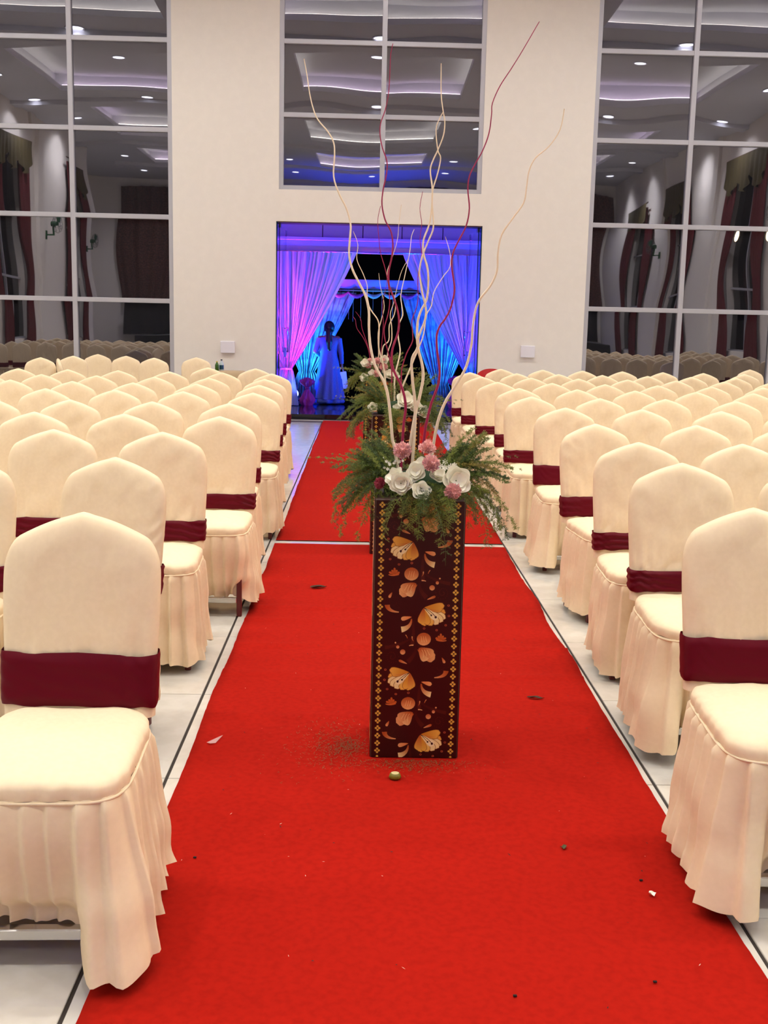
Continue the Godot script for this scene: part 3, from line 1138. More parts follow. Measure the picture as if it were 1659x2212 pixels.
func flower_shapes() -> void:
	var specs := [[0.2, 1.1, 0.3, 0.95], [0.24, 0.8, -0.5, 0.95], [0.28, 0.5, -1.1, 0.9], [0.32, 0.35, -1.35, 0.85], [0.37, 0.2, -1.45, 0.75], [0.26, 0.1, -1.3, 0.9], [0.22, 1.3, 0.7, 0.9], [0.3, -0.1, -1.5, 0.8], [0.36, 0.35, 0.0, 0.35], [0.42, 0.2, -1.5, 0.4]]
	for k in specs.size():
		sprig_meshes.append(make_sprig(50 + k * 3, specs[k][0], specs[k][1], specs[k][2], specs[k][3]))
	# one cupped petal, base at the origin, growing along +y and bending back at the rim
	var rows := []
	for j in 9:
		var t := j / 8.0
		var row := []
		for i in 9:
			var u := i / 4.0 - 1.0
			var w := sin(pow(t, 0.7) * PI * 0.86) * 0.62 + 0.05
			var cup := 0.28 * (1.0 - u * u) * sin(t * PI)
			row.append(Vector3(u * w, t * 0.95 - 0.12 * u * u * t, 0.34 * sin(t * 2.2) - cup * -0.4 + 0.22 * pow(t, 4.0) - 0.2 * u * u * w))
		rows.append(row)
	var s := Shape.new()
	s.sheet(rows)
	petal_mesh = s.mesh()
	# a carnation: frilled layers packed into a ball
	s = Shape.new()
	for layer in 6:
		var q := layer / 5.0
		var r0: float = lerp(1.0, 0.3, q)
		var lift: float = lerp(-0.15, 0.75, q)
		rows = []
		for j in 5:
			var t := j / 4.0
			var row := []
			for i in 72:
				var a := TAU * i / 72.0
				var f := 1.0 + t * t * (0.22 * noise.get_noise_2d(cos(a) * 3.0 + layer * 7.0, sin(a) * 3.0) + 0.25 * noise.get_noise_2d(cos(a) * 9.0, sin(a) * 9.0 + layer * 7.0))
				var rr := r0 * pow(t, 0.8) * f
				row.append(Vector3(rr * cos(a), lift * 0.9 + 0.32 * t * t * (1.0 - 0.3 * r0) - 0.2 + t * t * 0.5 * noise.get_noise_2d(cos(a) * 6.0 + 30.0, sin(a) * 6.0 + layer * 5.0), rr * sin(a)))
			rows.append(row)
		s.sheet(rows, true)
	s.lathe([Vector2(0.0, -0.75), Vector2(0.2, -0.7), Vector2(0.26, -0.45), Vector2(0.34, -0.2)], Vector3.ZERO, 10)
	carnation_mesh = s.mesh()
	# a five-petal filler blossom
	s = Shape.new()
	for k in 6:
		var a := TAU * k / 6.0
		s.quad(Vector3.ZERO, Vector3(cos(a - 0.35) * 0.7, 0.25, sin(a - 0.35) * 0.7), Vector3(cos(a), 0.4, sin(a)), Vector3(cos(a + 0.35) * 0.7, 0.25, sin(a + 0.35) * 0.7))
	s.lathe([Vector2(0.0, 0.3), Vector2(0.22, 0.2), Vector2(0.0, 0.0)], Vector3.ZERO, 7)
	blossom_mesh = s.mesh(false)


func face_turn(dir: Vector3) -> Basis:
	var y := dir.normalized()
	var x := y.cross(Vector3(0.2, 0.1, 1.0)).normalized()
	return Basis(x, y, x.cross(y))


func rose(parent: Node, at: Vector3, r: float, dir: Vector3) -> void:
	var o := node_part("white_rose", parent, at)
	o.basis = face_turn(dir)
	var k := 0
	for ring in [[3, 0.5, 0.15, 0.8], [4, 0.75, 0.45, 0.9], [5, 1.0, 0.85, 1.0]]:
		for i in ring[0]:
			var p := put("petal", petal_mesh, mats.rose, o)
			var a: float = TAU * i / ring[0] + k * 0.7
			var sc: float = r * ring[3] * 1.15
			p.transform = Transform3D(Basis(Vector3.UP, a) * Basis(Vector3.RIGHT, ring[2]) * Basis.from_scale(Vector3.ONE * sc), Basis(Vector3.UP, a) * Vector3(0, -r * 0.55, r * 0.1 * ring[1]))
		k += 1


func carnation(parent: Node, at: Vector3, r: float, dir: Vector3, m: Material) -> void:
	var p := put("carnation", carnation_mesh, m, parent)
	p.transform = Transform3D(face_turn(dir) * Basis.from_scale(Vector3.ONE * r), at)


func blossom(parent: Node, at: Vector3, r: float, dir: Vector3) -> void:
	var p := put("small_blossom", blossom_mesh, mats.rose, parent)
	p.transform = Transform3D(face_turn(dir) * Basis.from_scale(Vector3.ONE * r), at)


func branch(parent: Node, flat: Array, r0: float, r1: float, m: Material) -> void:
	var pts := []
	for k in range(0, flat.size(), 3):
		pts.append(Vector3(flat[k], flat[k + 1], flat[k + 2]) - parent.position)
	var first: Vector3 = pts[0]
	pts.push_front(first + (first - pts[1]).normalized() * 0.08 + Vector3(0, -0.05, 0))
	var path := []
	var rad := []
	var n := pts.size()
	for i in n - 1:
		for k in 4:
			var t := k / 4.0
			var p: Vector3 = pts[i].cubic_interpolate(pts[i + 1], pts[max(i - 1, 0)], pts[min(i + 2, n - 1)], t)
			path.append(p)
			var g := (i + t) / (n - 1.0)
			rad.append(lerp(r0, r1, pow(g, 0.8)) * (1.0 + 0.12 * noise.get_noise_1d(g * 60.0)))
	path.append(pts[-1])
	rad.append(r1)
	var s := Shape.new()
	s.tube(path, rad, 7)
	put("curly_branch", s.mesh(), m, parent)


func arrangement(top: Vector3, label: String, sprigs: int, seed_: int, spread: float) -> Node3D:
	var t := thing("flower_arrangement", label, "flowers", top, 0.0, "flower arrangements on the pedestals")
	var f := Shape.new()
	f.lathe([Vector2(0.0, 0.0), Vector2(0.12, 0.0), Vector2(0.125, 0.03), Vector2(0.1, 0.065), Vector2(0.0, 0.085)], Vector3.ZERO, 20)
	put("foam", f.mesh(), mats.foam, t)
	var r := RandomNumberGenerator.new()
	r.seed = seed_
	for k in sprigs:
		# most sprigs reach out to the two sides and to the front
		var az := r.randf_range(-PI, PI)
		if k % 3 > 0: az = [-1.35, 1.35, 0.0, -1.1, 1.2, -1.8, 1.9][k % 7] + r.randf_range(-0.45, 0.45)
		var which := r.randi() % sprig_meshes.size()
		if k % 4 == 0: which = [0, 6, 1][r.randi() % 3]
		var o := put("fern_sprig", sprig_meshes[which], mats.fern[[0, 1, 2, 0, 1, 0, 2, 1, 3][r.randi() % 9]], t)
		var st := Vector3(sin(az) * r.randf_range(0.05, 0.14), 0.02 + r.randf_range(0.0, 0.06), cos(az) * r.randf_range(0.06, 0.14))
		var sc := r.randf_range(0.7, 1.02) * spread
		if absf(az) < 0.7:
			sc *= r.randf_range(0.55, 0.9)
			st.y = 0.02 + r.randf_range(0.0, 0.03)
			st.z = 0.125 + r.randf_range(0.0, 0.03)
		if absf(az) < 1.1 and which in [0, 1, 6, 8]:
			st.z = -0.1 + r.randf_range(-0.03, 0.03)
		o.transform = Transform3D(Basis(Vector3.UP, az) * Basis.from_scale(Vector3.ONE * sc), st)
	return t


func pedestals() -> void:
	mats.printed = mat(Color(1, 1, 1), 0.3)
	mats.printed.albedo_texture = print_texture()
	flower_shapes()
	var c1 := Vector3(0.199, CARPET_T, -3.842)
	var c2 := Vector3(0.214, CARPET_T, -7.33)
	var c3 := Vector3(0.158, CARPET_T, -11.75)
	pedestal(c1, 0.0, 0.915, "dark brown floral printed square pedestal nearest the camera")
	pedestal(c2, 0.0, 0.915, "dark floral printed pedestal standing second along the carpet")
	pedestal(c3, 0.0, 0.915, "dark floral printed pedestal standing third along the carpet, farthest away")
	var a1 := arrangement(c1 + Vector3(0, 0.916, 0), "fern, roses and pink carnations with tall curly branches on nearest pedestal", 170, 5, 0.88)
	rng.seed = 12
	for k in 22:
		# sprigs trailing over the front edge
		var o := put("fern_sprig", sprig_meshes[[2, 3, 5, 7, 4, 9][k % 6]], mats.fern[[0, 1, 2, 1, 0, 3][rng.randi() % 6]], a1)
		var fx := rng.randfn(0.01, 0.05)
		o.transform = Transform3D(Basis(Vector3.UP, fx * 4.0 + rng.randf_range(-0.6, 0.6)) * Basis.from_scale(Vector3.ONE * rng.randf_range(0.5, 0.85)), Vector3(fx, 0.02 + rng.randf_range(0.0, 0.03), 0.11 + rng.randf_range(0.0, 0.03)))
	var at := func(x: float, y: float, z: float, c: Vector3) -> Vector3:
		return Vector3(x, y, z) - c - Vector3(0, 0.916, 0)
	var f := Vector3(0, 0.45, 1.0)
	carnation(a1, at.call(0.135, 1.084, -3.730, c1), 0.031, Vector3(-0.1, 0.6, 1), mats.pink)
	carnation(a1, at.call(0.219, 1.094, -3.730, c1), 0.03, Vector3(0.15, 1.3, 0.6), mats.pink)
	carnation(a1, at.call(0.230, 1.050, -3.665, c1), 0.03, Vector3(0.2, 0.5, 1), mats.pink)
	carnation(a1, at.call(0.300, 0.966, -3.595, c1), 0.028, Vector3(0.1, 0.1, 1), mats.pink)
	carnation(a1, at.call(0.058, 0.983, -3.640, c1), 0.02, Vector3(-0.6, 0.3, 1), mats.pink_dark)
	rose(a1, at.call(0.101, 1.004, -3.690, c1), 0.03, Vector3(-0.8, 0.7, 0.6))
	rose(a1, at.call(0.128, 0.985, -3.630, c1), 0.031, Vector3(-0.1, 0.2, 1))
	rose(a1, at.call(0.193, 1.045, -3.700, c1), 0.028, Vector3(-0.5, 0.8, 0.6))
	rose(a1, at.call(0.178, 1.022, -3.660, c1), 0.027, Vector3(-0.2, 0.4, 1))
	rose(a1, at.call(0.197, 0.968, -3.605, c1), 0.027, Vector3(0.1, 0.5, 1))
	rose(a1, at.call(0.256, 1.015, -3.670, c1), 0.026, Vector3(0.3, 0.8, 0.7))
	rose(a1, at.call(0.319, 1.000, -3.630, c1), 0.041, Vector3(0.3, 0.3, 1))
	rose(a1, at.call(0.153, 0.995, -3.650, c1), 0.022, Vector3(0.3, 0.8, 0.6))
	rng.seed = 9
	for k in 16:
		blossom(a1, at.call(0.1 + rng.randf_range(-0.03, 0.04), 1.02 + rng.randf_range(-0.02, 0.03), -3.78 + rng.randf_range(-0.03, 0.05), c1), rng.randf_range(0.005, 0.008), f)
	for k in 12:
		blossom(a1, at.call(0.285 + rng.randf_range(-0.03, 0.04), 1.02 + rng.randf_range(-0.02, 0.02), -3.75 + rng.randf_range(-0.04, 0.04), c1), rng.randf_range(0.007, 0.013), f)
	for b in p1w: branch(a1, b, 0.0062, 0.0016, mats.branch_white)
	for b in p1m: branch(a1, b, 0.0055, 0.0013, mats.branch_magenta)

	var a2 := arrangement(c2 + Vector3(0, 0.916, 0), "fern and white flowers with curly branches on the second pedestal", 110, 15, 1.12)
	for q in [[0.275, 1.03, 0.05], [0.06, 0.976, 0.028], [0.217, 0.975, 0.022], [0.345, 0.985, 0.036], [0.395, 0.955, 0.036], [0.3, 0.995, 0.024]]:
		rose(a2, at.call(q[0], q[1], -7.2, c2), q[2], Vector3(q[0] - 0.2, 0.5, 0.9))
	carnation(a2, at.call(0.325, 1.0, -7.25, c2), 0.03, f, mats.pink)
	for b in p2w: branch(a2, b, 0.007, 0.002, mats.branch_white)
	for b in p2m: branch(a2, b, 0.005, 0.0018, mats.branch_magenta)

	var a3 := arrangement(c3 + Vector3(0, 0.916, 0), "fern, pink carnations and white flowers on the farthest pedestal", 100, 25, 1.2)
	for q in [[0.14, 1.13, 0.04], [0.205, 1.07, 0.045], [0.128, 1.0, 0.045], [0.045, 1.08, 0.035], [0.2, 1.13, 0.035], [0.06, 1.13, 0.03]]:
		carnation(a3, at.call(q[0], q[1], -11.62, c3), q[2], Vector3(q[0] - 0.15, 0.6, 0.9), mats.pink)
	for q in [[0.21, 1.15, 0.04], [0.0, 0.96, 0.04], [0.086, 1.005, 0.035], [0.26, 1.0, 0.045], [0.33, 0.985, 0.04], [0.09, 1.12, 0.03], [0.01, 1.11, 0.04]]:
		rose(a3, at.call(q[0], q[1], -11.6, c3), q[2], Vector3(q[0] - 0.15, 0.5, 0.9))
	for b in p3w: branch(a3, b, 0.008, 0.0025, mats.branch_white)
	for b in p3m: branch(a3, b, 0.0055, 0.002, mats.branch_magenta)


var p1w := [[0.111,1.081,-3.840, 0.104,1.105,-3.842, 0.096,1.177,-3.844, 0.084,1.261,-3.848, 0.067,1.311,-3.851, 0.040,1.356,-3.855, 0.022,1.419,-3.859, 0.015,1.483,-3.863, 0.013,1.547,-3.867, -0.000,1.597,-3.872, -0.020,1.635,-3.876, -0.046,1.685,-3.881, -0.058,1.736,-3.886, -0.055,1.799,-3.891, -0.055,1.836,-3.896, -0.070,1.887,-3.902, -0.096,1.936,-3.907, -0.115,1.992,-3.913, -0.113,2.060,-3.918, -0.117,2.104,-3.924, -0.138,2.141,-3.930, -0.171,2.178,-3.936, -0.188,2.215,-3.942, -0.201,2.265,-3.948, -0.211,2.326,-3.954, -0.222,2.379,-3.960],
	[0.177,1.049,-3.860, 0.180,1.127,-3.859, 0.181,1.193,-3.857, 0.178,1.248,-3.855, 0.170,1.297,-3.852, 0.166,1.337,-3.849, 0.163,1.367,-3.847, 0.167,1.394,-3.844, 0.179,1.416,-3.840, 0.184,1.435,-3.837, 0.184,1.457,-3.834, 0.191,1.481,-3.830, 0.201,1.506,-3.827, 0.207,1.535,-3.823, 0.204,1.566,-3.819, 0.193,1.604,-3.816, 0.186,1.638,-3.812, 0.180,1.680,-3.808, 0.189,1.730,-3.804, 0.207,1.778,-3.800, 0.222,1.822,-3.795, 0.217,1.883,-3.791, 0.215,1.935,-3.787, 0.231,1.996,-3.783, 0.238,2.042,-3.778, 0.228,2.066,-3.774, 0.220,2.129,-3.769, 0.231,2.164,-3.765, 0.240,2.181,-3.760],
	[0.181,1.193,-3.860, 0.190,1.233,-3.859, 0.198,1.274,-3.858, 0.204,1.310,-3.857, 0.204,1.342,-3.856, 0.198,1.375,-3.854, 0.188,1.408,-3.853, 0.182,1.440,-3.851, 0.180,1.460,-3.850, 0.180,1.502,-3.848, 0.184,1.529,-3.846, 0.193,1.554,-3.844, 0.208,1.585,-3.843, 0.213,1.633,-3.841, 0.209,1.688,-3.839, 0.194,1.738,-3.837, 0.192,1.781,-3.835, 0.207,1.825,-3.833, 0.215,1.867,-3.830, 0.217,1.946,-3.828, 0.208,2.007,-3.826, 0.217,2.042,-3.824, 0.231,2.073,-3.822, 0.248,2.120,-3.819, 0.251,2.162,-3.817, 0.244,2.197,-3.815, 0.236,2.250,-3.812, 0.233,2.343,-3.810],
	[0.246,1.090,-3.840, 0.254,1.145,-3.837, 0.262,1.184,-3.833, 0.281,1.239,-3.828, 0.318,1.305,-3.823, 0.349,1.364,-3.817, 0.364,1.441,-3.811, 0.365,1.491,-3.804, 0.372,1.554,-3.797, 0.385,1.591,-3.790, 0.418,1.636,-3.783, 0.437,1.684,-3.775, 0.437,1.740,-3.768, 0.446,1.800,-3.760, 0.480,1.854,-3.751, 0.512,1.902,-3.743, 0.518,1.948,-3.735, 0.523,2.001,-3.726, 0.541,2.041,-3.717, 0.581,2.076,-3.708, 0.613,2.127,-3.699, 0.622,2.189,-3.690]]
var p1m := [[0.138,1.082,-3.850, 0.142,1.164,-3.851, 0.147,1.211,-3.853, 0.144,1.246,-3.854, 0.137,1.273,-3.856, 0.127,1.299,-3.859, 0.114,1.322,-3.861, 0.100,1.352,-3.863, 0.095,1.381,-3.866, 0.096,1.411,-3.868, 0.103,1.438,-3.871, 0.112,1.463,-3.874, 0.117,1.488,-3.877, 0.117,1.523,-3.880, 0.109,1.559,-3.883, 0.094,1.600,-3.886, 0.080,1.638,-3.889, 0.079,1.682,-3.892, 0.088,1.727,-3.895, 0.091,1.771,-3.899, 0.083,1.815,-3.902, 0.063,1.852,-3.906, 0.051,1.903,-3.909, 0.054,1.952,-3.913, 0.064,2.003,-3.916, 0.065,2.046,-3.920, 0.049,2.090,-3.923, 0.040,2.132,-3.927, 0.041,2.171,-3.931, 0.055,2.214,-3.935, 0.064,2.258,-3.938, 0.068,2.307,-3.942, 0.070,2.392,-3.946, 0.077,2.433,-3.950],
	[0.214,1.085,-3.880, 0.219,1.142,-3.881, 0.228,1.192,-3.883, 0.238,1.234,-3.885, 0.250,1.267,-3.887, 0.260,1.300,-3.889, 0.264,1.337,-3.891, 0.260,1.372,-3.894, 0.253,1.415,-3.896, 0.250,1.458,-3.899, 0.254,1.482,-3.902, 0.263,1.503,-3.905, 0.276,1.520,-3.908, 0.293,1.551,-3.911, 0.303,1.586,-3.914, 0.308,1.632,-3.917, 0.297,1.700,-3.921, 0.299,1.746,-3.924, 0.318,1.790,-3.927, 0.343,1.842,-3.931, 0.352,1.900,-3.934, 0.345,1.962,-3.938, 0.349,2.007,-3.941, 0.369,2.051,-3.945, 0.393,2.096,-3.949, 0.412,2.152,-3.953, 0.419,2.215,-3.956, 0.421,2.252,-3.960, 0.445,2.309,-3.964, 0.481,2.366,-3.968, 0.518,2.427,-3.972, 0.560,2.502,-3.976, 0.572,2.523,-3.980]]
var p2w := [[0.209,1.072,-7.550, 0.208,1.106,-7.554, 0.213,1.178,-7.559, 0.230,1.252,-7.565, 0.242,1.330,-7.572, 0.226,1.428,-7.579, 0.231,1.505,-7.587, 0.254,1.564,-7.595, 0.247,1.628,-7.603, 0.239,1.699,-7.612, 0.267,1.846,-7.621, 0.292,1.981,-7.630, 0.302,2.085,-7.640, 0.320,2.134,-7.650],
	[0.259,1.067,-7.550, 0.265,1.092,-7.550, 0.303,1.189,-7.550, 0.341,1.286,-7.550, 0.361,1.336,-7.550, 0.396,1.441,-7.550, 0.411,1.567,-7.550, 0.443,1.629,-7.550, 0.459,1.723,-7.550, 0.518,1.825,-7.550, 0.559,1.886,-7.550, 0.557,1.973,-7.550, 0.522,2.083,-7.550],
	[0.152,1.071,-7.550, 0.148,1.105,-7.547, 0.137,1.186,-7.543, 0.123,1.257,-7.538, 0.106,1.306,-7.532, 0.096,1.355,-7.526, 0.096,1.475,-7.520, 0.086,1.529,-7.513, 0.046,1.583,-7.506, 0.025,1.622,-7.499, 0.012,1.688,-7.491, 0.011,1.750,-7.483, -0.015,1.821,-7.475, -0.060,1.918,-7.467, -0.055,2.012,-7.459, -0.087,2.096,-7.450]]
var p2m := [[0.253,1.087,-7.580, 0.255,1.140,-7.582, 0.258,1.212,-7.584, 0.286,1.309,-7.587, 0.324,1.390,-7.590, 0.323,1.455,-7.593, 0.318,1.532,-7.597, 0.345,1.612,-7.600, 0.355,1.686,-7.604, 0.351,1.823,-7.608, 0.372,1.972,-7.612, 0.358,2.057,-7.617, 0.367,2.169,-7.621, 0.352,2.268,-7.625, 0.368,2.376,-7.630],
	[0.190,1.076,-7.580, 0.188,1.195,-7.578, 0.160,1.319,-7.575, 0.139,1.395,-7.572, 0.131,1.472,-7.568, 0.154,1.565,-7.564, 0.164,1.656,-7.560, 0.149,1.777,-7.555, 0.128,1.867,-7.550, 0.095,1.971,-7.546, 0.081,2.075,-7.541, 0.073,2.178,-7.535, 0.089,2.267,-7.530]]
var p3w := [[0.193,1.073,-11.750, 0.186,1.150,-11.754, 0.198,1.275,-11.760, 0.255,1.338,-11.766, 0.257,1.496,-11.774, 0.307,1.607,-11.782, 0.314,1.745,-11.791, 0.253,1.886,-11.800, 0.221,2.027,-11.809, 0.266,2.170,-11.819, 0.320,2.359,-11.829, 0.335,2.547,-11.839, 0.355,2.725,-11.850],
	[0.149,1.082,-11.750, 0.151,1.216,-11.750, 0.142,1.408,-11.750, 0.173,1.551,-11.750, 0.199,1.694,-11.750, 0.156,1.882,-11.750, 0.134,2.023,-11.750],
	[0.232,1.074,-11.750, 0.248,1.219,-11.743, 0.283,1.339,-11.734, 0.280,1.482,-11.722, 0.262,1.601,-11.709, 0.293,1.719,-11.696, 0.327,1.884,-11.681, 0.370,2.048,-11.666, 0.433,2.164,-11.650]]
var p3m := [[0.066,1.094,-11.750, 0.044,1.233,-11.762, -0.012,1.356,-11.780, -0.082,1.455,-11.801, -0.098,1.536,-11.825, -0.123,1.574,-11.850],
	[0.095,1.095,-11.750, 0.033,1.286,-11.750, -0.028,1.457,-11.750, -0.044,1.551,-11.750, -0.099,1.626,-11.750],
	[0.173,1.097,-11.750, 0.179,1.265,-11.738, 0.193,1.504,-11.720, 0.179,1.693,-11.699, 0.212,1.881,-11.675, 0.227,2.044,-11.650]]


# ---------------------------------------------------------------- porch behind the doors
func drape_mesh(top0: float, top1: float, ytop: float, gx: float, gy: float, gw: float, floor_y: float, fw: float, folds: int, seed_: int, inner_last: bool) -> ArrayMesh:
	var rows := []
	var nz := FastNoiseLite.new()
	nz.seed = seed_
	nz.frequency = 1.0
	for j in 61:
		var t := j / 60.0
		var row := []
		for i in folds * 8 + 1:
			var u := float(i) / (folds * 8)
			var tg := 0.8
			var x0: float = lerp(top0, top1, u)
			var xg := gx + (u - 0.5) * gw
			var x: float
			var y: float
			var amp := 0.055
			if t < tg:
				var k := t / tg
				y = lerp(ytop, gy, k)
				x = lerp(x0, xg, pow(k, 1.12 + 0.25 * (u if not inner_last else 1.0 - u)))
				amp = lerp(0.03, 0.035, k)
			else:
				var k := (t - tg) / (1.0 - tg)
				y = lerp(gy, floor_y, k)
				x = lerp(xg, gx + (u - 0.5) * fw, pow(k, 0.7))
				amp = lerp(0.035, 0.045, k)
			var ph := u * TAU * folds * 0.6 + nz.get_noise_2d(u * 9.0, t * 0.7) * 5.0
			var soft := 0.35 + 0.65 * absf(nz.get_noise_2d(u * 7.0 + 40.0, t * 0.9))
			row.append(Vector3(x, y, amp * soft * sin(ph) + 0.03 * nz.get_noise_2d(u * 16.0, t * 1.1)))
		rows.append(row)
	var s := Shape.new()
	s.sheet(rows)
	return s.mesh()


func flood(at: Vector3, towards: Vector3, color: Color, energy: float, angle: float, label: String) -> void:
	var t := thing("flood_light", label, "light", at)
	var d := towards.normalized()
	var b := Basis.looking_at(d, Vector3.UP if absf(d.y) < 0.95 else Vector3.BACK)
	var turn := Basis(b.x, -b.z, b.y)   # local y along the beam
	var s := Shape.new()
	s.lathe([Vector2(0.0, -0.17), Vector2(0.05, -0.168), Vector2(0.075, -0.14), Vector2(0.085, -0.04), Vector2(0.1, 0.0), Vector2(0.104, 0.012), Vector2(0.092, 0.012), Vector2(0.088, -0.01)], Vector3(0, 0.2, 0), 28, turn)
	put("housing", s.mesh(), mats.black, t)
	s = Shape.new()
	s.lathe([Vector2(0.0, 0.0), Vector2(0.05, 0.001), Vector2(0.09, -0.004), Vector2(0.0, -0.008)], Vector3(0, 0.2, 0), 28, turn)
	put("lens", s.mesh(), glow(color.lerp(Color.WHITE, 0.35), 6.0), t)
	for k in [-1.0, 1.0]:
		s = Shape.new()
		s.tube([Vector3(k * 0.11, 0.2, 0), Vector3(k * 0.11, 0.03, 0.0), Vector3(k * 0.1, 0.008, 0.07)], [0.008], 6)
		put("bracket", s.mesh(), mats.black, t)
	s = Shape.new()
	s.box(Vector3(0, 0.006, 0), Vector3(0.24, 0.012, 0.1), 0.002)
	put("base", s.mesh(false), mats.black, t)
	spot(t, Vector3(0, 0.2, 0) + d * 0.03, d, color, energy, angle, 0.08)


const PY := 0.085       # level of the porch floor


func porch() -> void:
	struct("porch_floor", box_mesh(Vector3(0.2, PY / 2.0, -22.46), Vector3(7.6, PY, 10.0), 0.004), mats.granite, "polished black granite porch floor with a low step")
	var s := Shape.new()
	s.box(Vector3(-3.1, 1.9, -18.6), Vector3(0.2, 3.6, 1.6))
	s.box(Vector3(3.5, 1.9, -18.6), Vector3(0.2, 3.6, 1.6))
	s.box(Vector3(0.2, 3.72, -18.6), Vector3(6.8, 0.12, 1.6))
	struct("wall_porch", s.mesh(false), mats.porch_wall, "pale porch side walls and soffit behind the doors")
	# fascia beam of separate panels above the drapes
	var bm := struct_node("trim_1", "panelled beam above the porch drapes")
	var joints := [-2.9, -2.13, -1.433, -0.737, -0.06, 0.6, 1.287, 1.97, 2.65, 3.4]
	for k in joints.size() - 1:
		put("panel", box_mesh(Vector3((joints[k] + joints[k + 1]) / 2.0, 3.29, -19.25), Vector3(joints[k + 1] - joints[k] - 0.014, 0.74, 0.06), 0.003), mats.porch_wall, bm)
	put("core", box_mesh(Vector3(0.2, 3.17, -19.36), Vector3(6.6, 0.98, 0.14)), mats.stage, bm)
	put("ledge", box_mesh(Vector3(0.2, 2.895, -19.21), Vector3(6.6, 0.05, 0.14), 0.004), mats.porch_wall, bm)
	put("lower_panel", box_mesh(Vector3(0.2, 2.77, -19.25), Vector3(6.6, 0.2, 0.06), 0.003), mats.porch_wall, bm)
	# front pair of sheer drapes
	var t := thing("sheer_drape", "white sheer drape lit magenta and blue, tied back left of the porch", "drape", Vector3(0, 0, -19.2))
	put("cloth", drape_mesh(-2.0, -0.16, 2.68, -1.29, 0.72, 0.13, PY + 0.01, 0.36, 22, 5, true), mats.sheer, t)
	var ring := Shape.new()
	ring.lathe([Vector2(0.062, -0.016), Vector2(0.07, 0.0), Vector2(0.062, 0.016), Vector2(0.055, 0.0), Vector2(0.062, -0.016)], Vector3(-1.29, 0.72, 0), 20)
	put("tieback", ring.mesh(), mats.sheer, t)
	var rod := Shape.new()
	rod.tube([Vector3(-2.3, 2.69, 0.0), Vector3(0.2, 2.69, 0.0)], [0.012], 8)
	put("rod", rod.mesh(), mats.chrome, t)
	t = thing("sheer_drape", "white sheer drape lit blue and violet, tied back right of the porch", "drape", Vector3(0, 0, -19.2))
	put("cloth", drape_mesh(0.62, 2.45, 2.68, 1.79, 0.71, 0.13, PY + 0.01, 0.36, 22, 8, false), mats.sheer, t)
	ring = Shape.new()
	ring.lathe([Vector2(0.062, -0.016), Vector2(0.07, 0.0), Vector2(0.062, 0.016), Vector2(0.055, 0.0), Vector2(0.062, -0.016)], Vector3(1.79, 0.71, 0), 20)
	put("tieback", ring.mesh(), mats.sheer, t)
	rod = Shape.new()
	rod.tube([Vector3(0.21, 2.69, 0.0), Vector3(2.8, 2.69, 0.0)], [0.012], 8)
	put("rod", rod.mesh(), mats.chrome, t)
	# entrance arch farther out
	t = thing("entrance_arch", "white square arch with blue lit crossbeam beyond the sheer drapes", "arch", Vector3(0, PY, -20.75))
	for x in [-1.75, 2.25]:
		put("post", box_mesh(Vector3(x, 1.16, 0), Vector3(0.14, 2.32, 0.14), 0.006), mats.porch_wall, t)
	put("crossbeam", box_mesh(Vector3(0.25, 2.13, 0), Vector3(3.86, 0.17, 0.16), 0.006), mats.porch_wall, t)
	put("lower_rail", box_mesh(Vector3(0.25, 2.015, 0.05), Vector3(3.86, 0.025, 0.1), 0.003), mats.porch_wall, t)
	t = thing("lace_drape", "pale lace drape swept left behind the standing woman", "drape", Vector3(0, 0, -20.6))
	put("cloth", drape_mesh(-1.65, -0.16, 2.06, -1.05, 0.62, 0.3, PY + 0.01, 0.6, 14, 15, true), mats.lace, t)
	t = thing("lace_drape", "pale lace drape swept right beyond the sheer drape", "drape", Vector3(0, 0, -20.6))
	put("cloth", drape_mesh(0.66, 2.1, 2.06, 1.42, 0.42, 0.3, PY + 0.01, 0.5, 14, 18, false), mats.lace, t)
	# swag and hanging flower strings
	t = thing("fabric_swag", "pink and white fabric swag along the arch crossbeam", "swag", Vector3(0, 2.06, -20.56))
	for k in 6:
		var rows := []
		for j in 9:
			var a := TAU * j / 9.0
			var row := []
			for i in 15:
				var u := i / 14.0
				var sag := -0.07 * sin(u * PI)
				row.append(Vector3(-0.62 + (k + u) * 0.31, sag + 0.032 * cos(a) * (0.6 + 0.6 * sin(u * PI)), 0.028 * sin(a) + 0.008 * sin(u * 20.0 + a * 2.0)))
			rows.append(row)
		rows.append(rows[0])
		var sw := Shape.new()
		sw.sheet(rows)
		put("swag_loop", sw.mesh(), mats.organza if k % 3 == 1 or k == 0 else mats.sheer, t)
	rng.seed = 71
	var sx := [-0.46, -0.3, -0.22, -0.08, 0.14, 0.3, 0.5, 0.66]
	for k in sx.size():
		var o := thing("flower_string", "hanging string of white blossoms under the arch, %s from the left" % ORD[k + 1], "flower string", Vector3(sx[k], 2.0, -20.55), 0.0, "flower strings under the arch")
		var l := [0.5, 0.42, 0.46, 0.44, 0.3, 0.4, 0.44, 0.42]
		var cord := Shape.new()
		cord.tube([Vector3(0, 0.12, -0.13), Vector3(0, 0.02, 0.01), Vector3(0.003, -l[k] * 0.5, 0), Vector3(0, -l[k], 0)], [0.002], 5)
		put("cord", cord.mesh(), mats.sheer, o)
		for j in int(l[k] / 0.024):
			var p := put("blossom", blossom_mesh, mats.rose, o)
			p.transform = Transform3D(face_turn(Vector3(rng.randf_range(-1, 1), rng.randf_range(-0.3, 0.6), 1)) * Basis.from_scale(Vector3.ONE * rng.randf_range(0.034, 0.048)), Vector3(rng.randf_range(-0.016, 0.016), -0.08 - j * 0.0215, rng.randf_range(-0.01, 0.015)))
